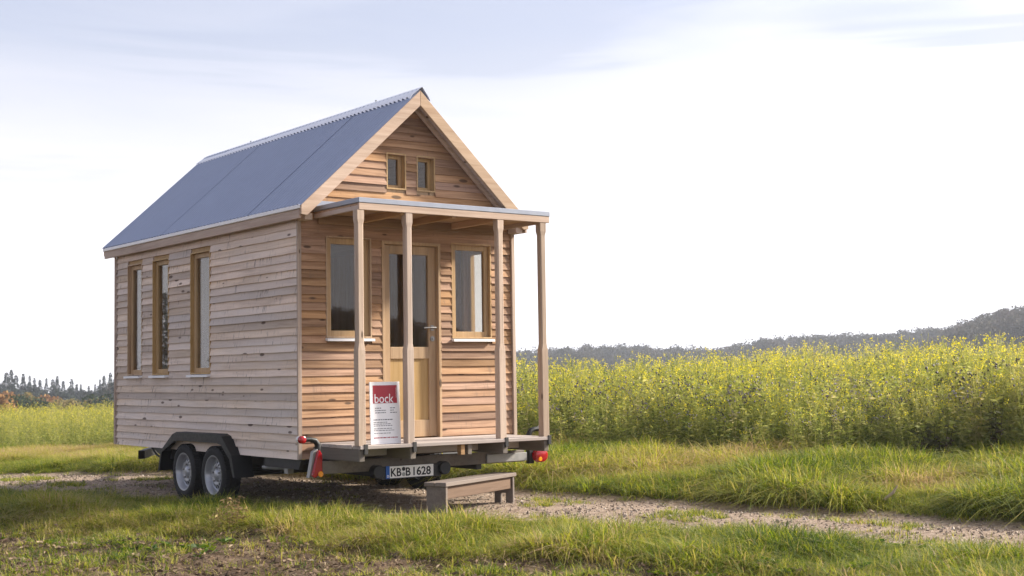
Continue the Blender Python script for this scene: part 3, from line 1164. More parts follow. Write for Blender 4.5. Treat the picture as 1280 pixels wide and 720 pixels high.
# tail lights
def tail_light(s):
    cx = s * 1.265
    y = -.34
    bk = MB()
    # backing bracket: pale plate leaning outwards
    if s < 0:
        bk.extr_y([(cx - .065, zh(-.150)), (cx + .06, zh(-.150)), (cx + .06, zh(.06)), (cx + .02, zh(.105)), (cx - .02, zh(.08))], y, y + .05)
    else:
        bk.box(cx - .12, cx - .06, y, y + .06, zh(-.15), zh(.0))
        bk.box(cx - .10, cx + .06, y + .04, y + .06, zh(-.02), zh(.0))
    L = obj('tail_light', bk, M['galv'] if s < 0 else M['black'], house, .004)
    if s < 0:
        r = MB()
        r.extr_y([(cx - .050, zh(-.135)), (cx + .058, zh(-.135)), (cx + .058, zh(.05)), (cx + .028, zh(.098)), (cx + .010, zh(.09))], y - .035, y - .001)
        obj('red_lens', r, M['red'], L, .010)
        a = MB()
        a.tube([(cx + .032, y - .048, zh(-.118)), (cx + .032, y - .03, zh(-.118))], .026, 16)
        obj('amber_lens', a, M['amber'], L, .004)
        a = MB()
        a.tube([(cx - .028, y - .048, zh(-.122)), (cx - .028, y - .03, zh(-.122))], .024, 16)
        obj('red_reflector', a, M['red'], L, .004)
    else:
        r = MB()
        k = 20
        rs = []
        for yy, rad in ((y - .065, .045), (y - .055, .066), (y - .001, .072)):
            rs.append([(cx - .005 + rad * 1.15 * math.cos(2 * math.pi * j / k), yy, zh(-.07) + rad * math.sin(2 * math.pi * j / k)) for j in range(k)])
        r.rings(rs)
        obj('red_lens', r, M['red'], L, smooth=True)
        a = MB()
        a.tube([(cx - .035, y - .072, zh(-.105)), (cx - .035, y - .05, zh(-.105))], .022, 14)
        obj('amber_lens', a, M['amber'], L, .004)
    # marker lamp on a rubber arm
    a = MB()
    b0 = Vector((cx + (.04 if s < 0 else -.10), y + .03, zh(.085)))
    a.tube([b0, b0 + Vector((s * -.004, 0, .055)), b0 + Vector((s * .025, 0, .092)), b0 + Vector((s * .075, 0, .105)), b0 + Vector((s * .15, 0, .105))], [.030, .028, .026, .022, .024], 12)
    obj('marker_arm', a, M['black'], L, smooth=True)
    e = b0 + Vector((s * .165, 0, .105))
    a = MB()
    a.tube([e + Vector((0, -.045, 0)), e + Vector((0, -.037, 0)), e + Vector((0, -.002, 0))], [.020, .033, .035], 16)
    obj('marker_red_lens', a, M['red'], L, smooth=True)
    a = MB()
    a.tube([e + Vector((0, .002, 0)), e + Vector((0, .037, 0)), e + Vector((0, .045, 0))], [.035, .033, .020], 16)
    obj('marker_white_lens', a, M['clear'], L, smooth=True)


tail_light(-1)
tail_light(1)


# number plate
def text_mesh(name, s, size, mat, parent, loc, sx=1.0, off=0.0, ext=.0008, rotz=0.0, roty=0.0, tilt=0.0):
    cu = bpy.data.curves.new(name, 'FONT')
    cu.body = s
    cu.size = size
    cu.offset = off
    cu.extrude = ext
    cu.resolution_u = 4
    to = bpy.data.objects.new(name, cu)
    C.objects.link(to)
    dg = bpy.context.evaluated_depsgraph_get()
    me = bpy.data.meshes.new_from_object(to.evaluated_get(dg))
    bpy.data.objects.remove(to)
    me.name = name
    me.materials.clear()
    me.materials.append(mat)
    o = bpy.data.objects.new(name, me)
    C.objects.link(o)
    xs = [v.co.x for v in me.vertices]
    o.parent = parent
    o.rotation_euler = (math.pi / 2 - tilt, roty, rotz)
    o.scale = (sx, 1, 1)
    o.location = Vector(loc) - WORLD[parent.name]
    WORLD[o.name] = Vector(loc)
    return o, (max(xs) - min(xs)) * sx, min(xs) * sx


PXc, PYc, PZc = -.385, -.52, zh(-.130)
mb = MB()
mb.box(PXc - .262, PXc + .262, PYc, PYc + .006, PZc - .059, PZc + .059)
plate = obj('number_plate', mb, M['plate_black'], house, .002)
mb = MB()
mb.box(PXc - .218, PXc + .257, PYc - .0012, PYc + .001, PZc - .053, PZc + .053)
obj('plate_face', mb, M['plate'], plate)
mb = MB()
mb.box(PXc - .259, PXc - .219, PYc - .0012, PYc + .001, PZc - .056, PZc + .056)
obj('euro_strip', mb, M['plate_blue'], plate)
x = PXc - .207
for s, wd in (('KB', .120), (None, .034), ('B', .060), ('1628', .200)):
    if s is None:
        for dz, mt in ((.024, M['plate_black']), (-.024, M['seal'])):
            mb = MB()
            mb.tube([(x + .017, PYc - .0028, PZc + dz), (x + .017, PYc - .001, PZc + dz)], .0185, 16)
            obj('seal', mb, mt, plate)
        x += wd + .006
        continue
    o, w, mn = text_mesh('plate_letters', s, .105, M['plate_black'], plate, (0, 0, 0), off=.0022)
    k = (wd - .008) / w
    o.scale = (k, 1, 1)
    o.location = Vector((x - mn * k, PYc - .0022, PZc - .038)) - WORLD[plate.name]
    x += wd + (.022 if s == 'B' else 0)
text_mesh('country_letter', 'D', .03, M['panel'], plate, (PXc - .249, PYc - .0022, PZc - .045), off=.0006)
mb = MB()
mb.box(PXc - .30, PXc + .34, PYc + .0065, PYc + .03, PZc - .064, PZc + .055)
obj('plate_holder', mb, M['steel_dark'], house, .003)
for x in (PXc - .345, PXc + .375):
    mb = MB()
    mb.tube([(x, PYc - .03, PZc + .01), (x, PYc + .06, PZc + .01)], .062, 16)
    obj('plate_lamp', mb, M['black'], house, .006)

# ------------------------------------------------------------------ sign on the deck
sgn = thing('sign_board', 'white advertising board with red logo block leaning between two porch posts on the deck', 'sign', (-.76, -.72, zh(.139)))
sgn.rotation_euler = (-math.radians(2), 0, 0)
SX0, SX1, SY, SZ0, SZ1 = -.918, -.606, -.72, zh(.139), zh(.690)
mb = MB()
mb.box(SX0, SX1, SY, SY + .012, SZ0, SZ1)
obj('panel', mb, M['panel'], sgn, .002)
mb = MB()
mb.box(-.78, -.74, SY + .014, SY + .034, SZ0, SZ0 + .42)
obj('stand', mb, M['steel_dark'], sgn)
sx = lambda f: SX0 + (SX1 - SX0) * f
sz = lambda f: SZ1 + (SZ0 - SZ1) * f
mb = MB()
mb.box(sx(.10), sx(.90), SY - .0015, SY - .0002, sz(.345), sz(.055))
logo = obj('logo_block', mb, M['sign_red'], sgn)
o, w, mn = text_mesh('logo_letters', 'bock', .115, M['panel'], sgn, (0, 0, 0), ext=.0004)
k = (sx(.78) - sx(.15)) / w
o.scale = (k, 1, 1)
o.location = Vector((sx(.15) - mn * k, SY - .0022, sz(.337))) - WORLD[sgn.name]
mb = MB()   # illegibly small print: strokes
random.seed(3)
for i in range(9):
    mb.box(sx(.865), sx(.88), SY - .0026, SY - .0017, sz(.10 + i * .018), sz(.10 + i * .018 + .011))
obj('small_print', mb, M['panel'], sgn)


def print_line(mb, f0, f1, fz, hgt):
    a = f0
    while a < f1 - .01:
        w_ = min(random.uniform(.03, .10), f1 - a)
        mb.box(sx(a), sx(a + w_), SY - .0012, SY - .0002, sz(fz + hgt), sz(fz))
        a += w_ + .018


mb = MB()
for i, fz in enumerate((.415, .452, .489)):
    print_line(mb, .16, (.36, .52, .52)[i], fz, .013)
    print_line(mb, .66, (.84, .78, .88)[i], fz, .013)
print_line(mb, .10, .75, .60, .016)
for i, fz in enumerate((.645, .672, .70, .745, .775, .82)):
    print_line(mb, .10, (.55, .66, .72, .70, .78, .66)[i], fz, .010)
obj('text_line', mb, M['ink'], sgn)
mb = MB()
print_line(mb, .10, .90, .888, .017)
obj('text_line', mb, M['ink_red'], sgn)

# ------------------------------------------------------------------ step bench
BX, BY, BYAW = -.445, -1.185, math.radians(24)
ux, uy = Vector((math.cos(BYAW), math.sin(BYAW), 0)), Vector((-math.sin(BYAW), math.cos(BYAW), 0))
gb = .062
bench = thing('step_bench', 'low weathered wooden step bench with solid end standing on the track before the porch', 'bench', (BX, BY, gb))


def bb(name, a0, a1, b0, b1, z0, z1, mat, bev=.004):
    mb = MB()
    mb.box(a0, a1, b0, b1, z0, z1)
    me_o = obj(name, mb, mat, None, bev)
    me_o.parent = bench
    return me_o


bench.rotation_euler = (0, 0, BYAW)
BLn, BW, BHt = 1.25, .21, .222
bb('seat_plank', -.02, BLn + .02, -.012, .098, BHt - .036, BHt, M['bench_x'])
bb('seat_plank', -.02, BLn + .015, .104, .215, BHt - .037, BHt - .001, M['bench_x'])
bb('end_panel', 0, .034, .002, .204, -.07, BHt - .0375, M['bench_x'])
bb('apron', .035, BLn - .035, .02, .046, BHt - .15, BHt - .038, M['bench_z'])
bb('apron', .035, BLn - .035, .16, .186, BHt - .14, BHt - .038, M['bench_z'])
# right end: a board with a cut-out foot
mb = MB()
mb.extr_x([(.002, -.07), (.08, -.07), (.08, .03), (.135, .03), (.135, -.07), (.204, -.07), (.204, BHt - .0375), (.002, BHt - .0375)], BLn - .034, BLn)
o = obj('end_panel', mb, M['bench_x'], None, .003)
o.parent = bench
# ------------------------------------------------------------------ plants
random.seed(21)


class PM:
    """plant mesh: quads with a tone per face corner's vertex"""

    def __init__(s):
        s.v, s.f, s.t, s.m = [], [], [], []

    def strip(s, pts, widths, side, tone, mi=0):
        n = len(s.v)
        for p, w in zip(pts, widths):
            s.v += [p - side * w, p + side * w]
            s.t += [tone, tone]
        for i in range(len(pts) - 1):
            a = n + 2 * i
            s.f.append((a, a + 1, a + 3, a + 2))
            s.m.append(mi)

    def blade(s, base, h, lean, az, w, tone, mi=0, seg=3, droop=.35):
        d = Vector((math.cos(az), math.sin(az), 0))
        side = Vector((-math.sin(az), math.cos(az), 0))
        side = (side + d * random.uniform(-.8, .8)).normalized()
        pts, ws = [], []
        for i in range(seg + 1):
            t = i / seg
            pts.append(base + d * (lean * h * t * t) + Vector((0, 0, h * (t - droop * lean * t * t * t))))
            ws.append(w * (1 - t ** 1.6) + .0004)
        s.strip(pts, ws, side, tone, mi)

    def leaf(s, p, d, ln, w, tone, mi=0, up=None):
        up = up or Vector((random.uniform(-1, 1), random.uniform(-1, 1), random.uniform(-.2, 1)))
        side = d.cross(up)
        if side.length < 1e-4:
            side = Vector((1, 0, 0))
        side.normalize()
        q = d * ln
        sag = Vector((0, 0, -ln * .15))
        s.strip([p, p + q * .45, p + q + sag], [w * .35, w, w * .1], side, tone, mi)

    def stem(s, pts, w, tone, mi=0):
        s.strip(pts, [w * (1 - .6 * i / max(1, len(pts) - 1)) for i in range(len(pts))], Vector((1, 0, 0)), tone, mi)
        s.strip(pts, [w * (1 - .6 * i / max(1, len(pts) - 1)) for i in range(len(pts))], Vector((0, 1, 0)), tone, mi)

    def flake(s, p, r, tone, mi=0):
        a = Vector((random.gauss(0, 1), random.gauss(0, 1), random.gauss(0, 1)))
        a.normalize()
        b = a.orthogonal().normalized()
        c = a.cross(b)
        n = len(s.v)
        k = random.uniform(.6, 1)
        s.v += [p + b * r, p + c * r * k, p - b * r, p - c * r * k]
        s.t += [tone] * 4
        s.f.append((n, n + 1, n + 2, n + 3))
        s.m.append(mi)

    def blob(s, p, r, tone, mi=0):
        n = len(s.v)
        s.v += [p + Vector(q) * r for q in ((1, 0, 0), (0, 1, 0), (-1, 0, 0), (0, -1, 0), (0, 0, 1.2), (0, 0, -1))]
        s.t += [tone] * 6
        for q in ((0, 1, 4), (1, 2, 4), (2, 3, 4), (3, 0, 4), (1, 0, 5), (2, 1, 5), (3, 2, 5), (0, 3, 5)):
            s.f.append(tuple(n + i for i in q))
            s.m.append(mi)

    def build(s, name, mats):
        me = bpy.data.meshes.new(name)
        me.from_pydata([tuple(p) for p in s.v], [], s.f)
        for q in mats:
            me.materials.append(q)
        if len(mats) > 1:
            me.polygons.foreach_set('material_index', s.m)
        at = me.attributes.new('tone', 'FLOAT', 'POINT')
        at.data.foreach_set('value', s.t)
        me.update()
        return bpy.data.objects.new(name, me)


def library(name, objs):
    col = bpy.data.collections.new(name)
    for i, o in enumerate(objs):
        o.name = '%s_%02d' % (name, i)
        col.objects.link(o)
    return col


def scatter(name, pts, lib, scale, tint, rot=None, var=None, kind='stuff', zs=None):
    """one object: the plants of a library instanced at these points (each with its own size, turn and tint)"""
    n = len(pts)
    me = bpy.data.meshes.new(name)
    me.vertices.add(n)
    me.vertices.foreach_set('co', np.ascontiguousarray(pts, dtype=np.float32).ravel())
    if rot is None:
        rot = np.stack([rng.normal(0, .08, n), rng.normal(0, .08, n), rng.random(n) * 6.283], -1)
    if var is None:
        var = rng.integers(0, len(lib.objects), n)
    sc3 = np.stack([scale, scale, scale if zs is None else zs], -1)
    for nm, ty, dat in (('rot', 'FLOAT_VECTOR', rot), ('scl', 'FLOAT_VECTOR', sc3)):
        a = me.attributes.new(nm, ty, 'POINT')
        a.data.foreach_set('vector', np.ascontiguousarray(dat, dtype=np.float32).ravel())
    a = me.attributes.new('var', 'INT', 'POINT')
    a.data.foreach_set('value', np.ascontiguousarray(var, dtype=np.int32))
    a = me.attributes.new('tint', 'FLOAT', 'POINT')
    a.data.foreach_set('value', np.ascontiguousarray(np.clip(tint, 0, 1), dtype=np.float32))
    me.update()
    o = bpy.data.objects.new(name, me)
    C.objects.link(o)
    g = bpy.data.node_groups.new(name, 'GeometryNodeTree')
    g.interface.new_socket('Geometry', in_out='INPUT', socket_type='NodeSocketGeometry')
    g.interface.new_socket('Geometry', in_out='OUTPUT', socket_type='NodeSocketGeometry')
    gi, go = g.nodes.new('NodeGroupInput'), g.nodes.new('NodeGroupOutput')
    ip = g.nodes.new('GeometryNodeInstanceOnPoints')
    ci = g.nodes.new('GeometryNodeCollectionInfo')
    ci.inputs['Collection'].default_value = lib
    ci.inputs['Separate Children'].default_value = True
    ci.inputs['Reset Children'].default_value = True
    ip.inputs['Pick Instance'].default_value = True

    def attr(nm, ty):
        q = g.nodes.new('GeometryNodeInputNamedAttribute')
        q.data_type = ty
        q.inputs['Name'].default_value = nm
        return q.outputs[0]
    g.links.new(gi.outputs[0], ip.inputs['Points'])
    g.links.new(ci.outputs[0], ip.inputs['Instance'])
    g.links.new(attr('var', 'INT'), ip.inputs['Instance Index'])
    g.links.new(attr('rot', 'FLOAT_VECTOR'), ip.inputs['Rotation'])
    g.links.new(attr('scl', 'FLOAT_VECTOR'), ip.inputs['Scale'])
    g.links.new(ip.outputs[0], go.inputs[0])
    md = o.modifiers.new('scatter', 'NODES')
    md.node_group = g
    if kind:
        o['kind'] = kind
    return o


def in_view(x, y, margin=1.3, near=1.5):
    v = np.stack([x - CAM.x, y - CAM.y], -1)
    f = np.array([cam_fwd.x, cam_fwd.y]) / math.hypot(cam_fwd.x, cam_fwd.y)
    r = np.array([f[1], -f[0]])
    d, s = v @ f, v @ r
    return (d > near) & (np.abs(s) < d * .38 * margin + .8)


def pick(n, q0, q1, p0, p1, dens):
    """random points in a strip along the track, thinned by dens(x, y, q, p), inside the view"""
    q, p = rng.uniform(q0, q1, n), rng.uniform(p0, p1, n)
    x, y = xy(q, p)
    ok = in_view(x, y)
    x, y, q, p = x[ok], y[ok], q[ok], p[ok]
    ok = rng.random(len(x)) < dens(x, y, q, p)
    x, y, q, p = x[ok], y[ok], q[ok], p[ok]
    return x, y, q, p, np.stack([x, y, ground_z(x, y) - .012], -1)


V = Vector


def grass_tuft(n, h, r, w, lean):
    m = PM()
    for i in range(n):
        a, rr = random.uniform(0, 6.28), r * math.sqrt(random.random())
        b = V((rr * math.cos(a), rr * math.sin(a), 0))
        m.blade(b, h * random.uniform(.45, 1.05), random.uniform(.15, lean), a + random.gauss(0, .9), w * random.uniform(.6, 1.2), random.random())
    return m.build('x', [M['grass']])


lib_grass = library('grass_tuft', [grass_tuft(24, .17, .075, .0044, 1.2) for _ in range(4)] + [grass_tuft(24, .23, .10, .0042, 3.0) for _ in range(6)])
lib_short = library('short_tuft', [grass_tuft(18, .085, .06, .003, 1.5) for _ in range(5)])
lib_long = library('long_tuft', [grass_tuft(38, .23, .14, .0054, 1.9) for _ in range(4)] + [grass_tuft(36, .29, .17, .0052, 3.4) for _ in range(6)])


def nearv(x, y, q, p):
    w = 1.0 - sstep(-2.2, -3.1, q + 1.1 * (vnoise(x, y, 1.1) - .5) - .35 * sstep(-1, -5, p))
    e = sstep(-.95, -1.35, q + .5 * (vnoise(x + 30, y, .5) - .5))
    return w * e * (.45 + .75 * vnoise(x, y, .45))


x, y, q, p, P = pick(60000, -3.9, -.45, -9, 16, nearv)
cl = vnoise(x + 3, y, .6)
big = vnoise(x, y + 40, .9)
sc = (.42 + .75 * cl) * (.75 + .25 * sstep(-1.1, -1.7, q)) * (1 - .35 * sstep(-2.3, -3.0, q)) * rng.uniform(.75, 1.2, len(x))
tn = .36 + .42 * (big - .5) + .22 * sstep(-2.0, -2.9, q) + rng.normal(0, .09, len(x)) + .38 * (rng.random(len(x)) < .12)
scatter('verge_grass', P, lib_grass, sc, tn)

# track: low tufts along the crown and the edges, in patches
def crown(x, y, q, p):
    return .62 * crown_(x, y, q, p) * np.where((x > .8) & (x < 1.75) & (y > 0) & (y < 3.2), .1, 1)


def crown_(x, y, q, p):
    q = q - far_shift(p) * sstep(-.2, .8, q)
    return np.clip(sstep(.58, .74, vnoise(x * 1.0, y, .55)) * np.exp(-((q - .02) / .30) ** 2) * 1.2 + .7 * sstep(.62, .8, vnoise(x + 77, y, .4)) * sstep(0, -.6, q)
                   + .12 * sstep(.65, .85, q) + .3 * sstep(.92, 1.05, q), 0, 1) * np.where((x > -1.0) & (x < 1.0) & (y > -.6) & (y < 4.5), .12, 1)


x, y, q, p, P = pick(42000, -.75, 2.35, -9, 30, crown)
scatter('track_grass', P, lib_short, rng.uniform(.5, 1.1, len(x)), .42 + rng.normal(0, .13, len(x)))


def farv(x, y, q, p):
    return farv_(x, y, q, p) * np.where((x > .8) & (x < 1.6) & (y > .3) & (y < 3.0), 0, 1)


def farv_(x, y, q, p):
    q = np.where(q < 3, q - far_shift(p), q)
    return sstep(.92, 1.12, q + .16 * (vnoise(x, y, .35) - .5)) * sstep(5.9, 5.0, q) * (.4 + .7 * vnoise(x, y, .5))


x, y, q, p, P = pick(66000, .8, 5.9, -10, 34, farv)
cl = vnoise(x + 3, y, .75)
dry = sstep(.40, .60, vnoise(x * .8 + 11, y * .8, 1.3)) * sstep(1.5, 2.4, q)
tall = sstep(.9, 2.0, q)
cl = sstep(.25, .75, cl)
sc = (.42 + .25 * tall + .55 * cl) * (1 - .45 * sstep(4, 9, p)) * rng.uniform(.75, 1.2, len(x))
tn = .37 + .34 * (vnoise(x, y + 14, 1.2) - .4) + .40 * dry + rng.normal(0, .09, len(x))
scatter('bank_grass', P, lib_long, sc, tn)

def rosette():
    m = PM()
    for i in range(11):
        a = random.uniform(0, 6.28)
        L = random.uniform(.05, .11)
        m.leaf(V((0, 0, .01)), V((math.cos(a), math.sin(a), random.uniform(.25, 1.0))).normalized(), L, L * .2, random.random() * .6)
    return m.build('x', [M['grass']])


lib_ros = library('rosette', [rosette() for _ in range(5)])
x, y, q, p, P = pick(5000, -3.6, -1.0, -9, 14, lambda x, y, q, p: .35 * sstep(.5, .75, vnoise(x + 20, y, .7)))
scatter('verge_weeds', P + np.array([0, 0, .02]), lib_ros, rng.uniform(.45, .95, len(x)), .22 + rng.normal(0, .08, len(x)))

# ploughed strip in front: clods, dead stalks, young shoots
def clod():
    m = PM()
    n = len(m.v)
    m.blob(V((0, 0, 0)), 1, random.random())
    for i in range(len(m.v)):
        m.v[i] = m.v[i] * random.uniform(.6, 1.25)
        m.v[i].z *= .7
    return m.build('x', [M['clod']])


lib_clod = library('clod', [clod() for _ in range(6)])


def soilz(x, y, q, p):
    return sstep(-2.0, -3.0, q) * (.5 + .5 * vnoise(x, y, .4))


x, y, q, p, P = pick(20000, -6.5, -2.0, -9, 12, soilz)
s_ = rng.gamma(1.6, .006, len(x)) + .004
scatter('soil_clods', P + np.array([0, 0, .012]), lib_clod, np.clip(s_, .004, .035), rng.random(len(x)), rot=rng.random((len(x), 3)) * 6.28)


def stalk():
    m = PM()
    for i in range(5):
        a = random.uniform(0, 6.28)
        b = V((random.uniform(-.06, .06), random.uniform(-.06, .06), random.uniform(.006, .03)))
        d = V((math.cos(a), math.sin(a), random.uniform(-.05, .45)))
        L = random.uniform(.03, .13)
        m.stem([b, b + d * L * .5, b + d * L + V((0, 0, -.01))], random.uniform(.0014, .0034), random.random())
    for i in range(3):
        b = V((random.uniform(-.06, .06), random.uniform(-.06, .06), random.uniform(.008, .03)))
        m.leaf(b, V((random.uniform(-1, 1), random.uniform(-1, 1), .2)).normalized(), random.uniform(.02, .05), random.uniform(.005, .012), random.random())
    return m.build('x', [M['litter']])


lib_stalk = library('stalk', [stalk() for _ in range(6)])
x, y, q, p, P = pick(30000, -6.5, -1.5, -9, 12, lambda x, y, q, p: sstep(-1.5, -2.8, q) * (.15 + .85 * vnoise(x + 5, y, .5)) * .8)
scatter('dead_stalks', P + np.array([0, 0, .01]), lib_stalk, rng.uniform(.6, 1.3, len(x)), .35 + rng.normal(0, .2, len(x)))
x, y, q, p, P = pick(34000, -6.5, -2.2, -9, 12, lambda x, y, q, p: sstep(-2.2, -3.0, q) * (.10 + .5 * sstep(.45, .72, vnoise(x + 50, y, .55))))
scatter('field_shoots', P, lib_short, rng.uniform(.55, 1.35, len(x)), .44 + .5 * (vnoise(x, y + 3, .7) - .4) + rng.normal(0, .16, len(x)))

# gravel on the track
def pebble():
    m = PM()
    m.blob(V((0, 0, 0)), 1, random.random())
    for i in range(len(m.v)):
        m.v[i] = m.v[i] * random.uniform(.7, 1.2)
        m.v[i].z *= .65
    return m.build('x', [M['stone']])


lib_peb = library('pebble', [pebble() for _ in range(6)])
x, y, q, p, P = pick(90000, -.8, 2.3, -9, 26, lambda x, y, q, p: .35 * sstep(-.8, -.5, q) * sstep(1.08, .8, q - far_shift(p)) * (.35 + .9 * vnoise(x, y, .35)))
scatter('gravel', P + np.array([0, 0, .014]), lib_peb, np.clip(rng.gamma(2.2, .0036, len(x)) + .003, 0, .024), .45 + rng.normal(0, .22, len(x)), rot=rng.random((len(x), 3)) * 6.28)


# mustard in flower
def mustard(h, flowers=1.0, nbr=7):
    m = PM()
    bend = V((random.gauss(0, .06), random.gauss(0, .06), 0))
    top = V((bend.x * h, bend.y * h, h))
    main = [V((0, 0, 0)), V((bend.x * .3 * h, bend.y * .3 * h, h * .5)), top]
    m.stem(main, .0055, random.random(), 0)
    tips = [(top, 1.0)]
    for i in range(nbr):
        t = random.uniform(.42, .88)
        b = main[0].lerp(main[2], t)
        a = random.uniform(0, 6.28)
        L = random.uniform(.16, .40) * (1.25 - t) * 1.6 * h / 1.2
        e = b + V((math.cos(a) * L * .55, math.sin(a) * L * .55, L * .85))
        m.stem([b, b.lerp(e, .5) + V((math.cos(a), math.sin(a), 0)) * L * .10, e], .0028, random.random(), 0)
        tips.append((e, random.uniform(.4, 1)))
        for k in range(4):      # thin pods
            pb = b.lerp(e, random.uniform(.3, .95))
            m.leaf(pb, V((random.gauss(0, 1), random.gauss(0, 1), .8)).normalized(), .04, .003, random.random(), 0)
    for i in range(26):
        t = random.uniform(.10, .85)
        b = main[0].lerp(main[2], t)
        a = random.uniform(0, 6.28)
        L = random.uniform(.05, .15) * (1.15 - .7 * t)
        m.leaf(b + V((random.gauss(0, .03), random.gauss(0, .03), 0)), V((math.cos(a), math.sin(a), random.uniform(-.3, .6))).normalized(), L, L * .16, random.random(), 0)
    for e, k in tips:
        if random.random() > flowers:
            continue
        for j in range(int(3 + 5 * k)):
            pp = e + V((random.gauss(0, .016), random.gauss(0, .016), random.uniform(-.05, .02)))
            m.flake(pp, random.uniform(.006, .0112), random.random(), 1)
    return m.build('x', [M['crop_green'], M['crop_flower']])


def weed(h, n):
    m = PM()
    for s_ in range(5):
        a = random.uniform(0, 6.28)
        b0 = V((random.uniform(-.1, .1), random.uniform(-.1, .1), 0))
        e = b0 + V((math.cos(a) * .14, math.sin(a) * .14, h * random.uniform(.6, 1)))
        m.stem([b0, b0.lerp(e, .5), e], .004, random.random(), 0)
        for i in range(n // 5):
            b = b0.lerp(e, random.uniform(.05, 1))
            a2 = random.uniform(0, 6.28)
            L = random.uniform(.05, .15)
            m.leaf(b, V((math.cos(a2), math.sin(a2), random.uniform(-.2, .9))).normalized(), L, L * random.uniform(.06, .14), random.random(), 0)
    return m.build('x', [M['crop_green']])


def headed(h):
    m = PM()
    for s_ in range(3):
        b0 = V((random.uniform(-.05, .05), random.uniform(-.05, .05), 0))
        e = b0 + V((random.gauss(0, .1), random.gauss(0, .1), h * random.uniform(.75, 1)))
        m.stem([b0, b0.lerp(e, .5), e], .004, random.random(), 0)
        for i in range(4):
            q_ = e + V((random.gauss(0, .045), random.gauss(0, .045), random.uniform(-.10, .02)))
            m.stem([e + V((0, 0, -.14)), q_], .0022, random.random(), 0)
            m.blob(q_, random.uniform(.010, .019), random.random(), 1)
        for i in range(9):
            b = b0.lerp(e, random.uniform(.1, .9))
            a2 = random.uniform(0, 6.28)
            L = random.uniform(.06, .13)
            m.leaf(b, V((math.cos(a2), math.sin(a2), random.uniform(-.2, .6))).normalized(), L, L * .16, random.random(), 0)
    return m.build('x', [M['crop_green'], M['crop_head']])


lib_must = library('mustard', [mustard(random.uniform(1.05, 1.3), .58, 9) for _ in range(6)] + [mustard(random.uniform(.85, 1.1), .40, 9) for _ in range(6)] + [mustard(random.uniform(.6, .95), .26, 7) for _ in range(6)])
lib_weed = library('weed', [weed(random.uniform(.55, .85), 100) for _ in range(5)])
lib_head = library('headed', [headed(random.uniform(.85, 1.15)) for _ in range(5)])


def crop_height(p):
    return .93 - .39 * sstep(3, 13, p) + .09 * sstep(-.5, -4.5, p)


def edge(x, y, q, p):
    return 4.75 + .9 * (vnoise(x, y, 1.3) - .5) + .6 * (vnoise(x, y, .4) - .5)


def fld(d0):
    def f(x, y, q, p):
        D = np.hypot(x - CAM.x, y - CAM.y)
        return sstep(-.15, .45, q - edge(x, y, q, p)) * d0 * np.clip(24 / np.maximum(D, 16), .16, 1.4)
    return f


def field(n, q0, q1, p0, p1, d0, lib, name, tintf, sk=(.8, 1.15), wide=0):
    x, y, q, p, P = pick(n, q0, q1, p0, p1, fld(d0))
    D = np.hypot(x - CAM.x, y - CAM.y)
    s_ = rng.uniform(*sk, len(x)) * crop_height(p) * (.86 + .3 * vnoise(x, y, 2.2))
    s_ *= .62 + .38 * sstep(0, 1.3, q - edge(x, y, q, p))
    wd = s_ * (1 + np.clip((D - 30) / 60, 0, .6))
    scatter(name, P, lib, wd, tintf(x, y, q, p), zs=s_)


field(42000, 4.6, 20, -12, 48, .75, lib_must, 'mustard_field', lambda x, y, q, p: .56 + .3 * (vnoise(x, y, 2.0) - .5) + .06 * sstep(5, 12, p) + rng.normal(0, .1, len(x)))
field(30000, 20, 60, -12, 90, .35, lib_must, 'mustard_field', lambda x, y, q, p: .5 + rng.normal(0, .1, len(x)))
field(26000, 4.5, 14, -12, 40, .34, lib_weed, 'field_weeds', lambda x, y, q, p: .42 + .4 * (vnoise(x, y, 1.5) - .4) + rng.normal(0, .1, len(x)), (.7, 1.1))
field(9000, 4.6, 16, -12, 10, .30, lib_head, 'field_seed_heads', lambda x, y, q, p: .5 + rng.normal(0, .3, len(x)), (.75, 1.1))


# single plants one can point to
def own(name, m, mats, loc, yaw=0, sc=1.0):
    o = m.build(name, mats)
    o.name = name
    C.objects.link(o)
    o.location = loc
    o.rotation_euler = (0, 0, yaw)
    o.scale = (sc, sc, sc)
    return o


def solo_leafy(name, stops, trans=.3):
    """like leafy(), for plants that are objects of their own: colour from each leaf's tone"""
    m, t, b, o = new_mat(name)
    bt = N(t, 'ShaderNodeAttribute', attribute_type='GEOMETRY', attribute_name='tone')
    c = ramp(t, bt.outputs['Fac'], stops)
    t.links.new(c, b.inputs['Base Color'])
    b.inputs['Roughness'].default_value = .7
    b.inputs['Specular IOR Level'].default_value = .2
    tl = N(t, 'ShaderNodeBsdfTranslucent')
    t.links.new(c, tl.inputs[0])
    ms = N(t, 'ShaderNodeMixShader')
    ms.inputs[0].default_value = trans
    t.links.new(b.outputs[0], ms.inputs[1])
    t.links.new(tl.outputs[0], ms.inputs[2])
    t.links.new(ms.outputs[0], o.inputs['Surface'])
    return m


dryg = solo_leafy('dry_weed', [(0, (.13, .09, .045)), (.5, (.27, .18, .085)), (1, (.38, .30, .13))])
darkw = solo_leafy('dark_weed', [(0, (.05, .032, .022)), (.45, (.08, .085, .03)), (.8, (.22, .24, .05)), (1, (.40, .38, .07))])


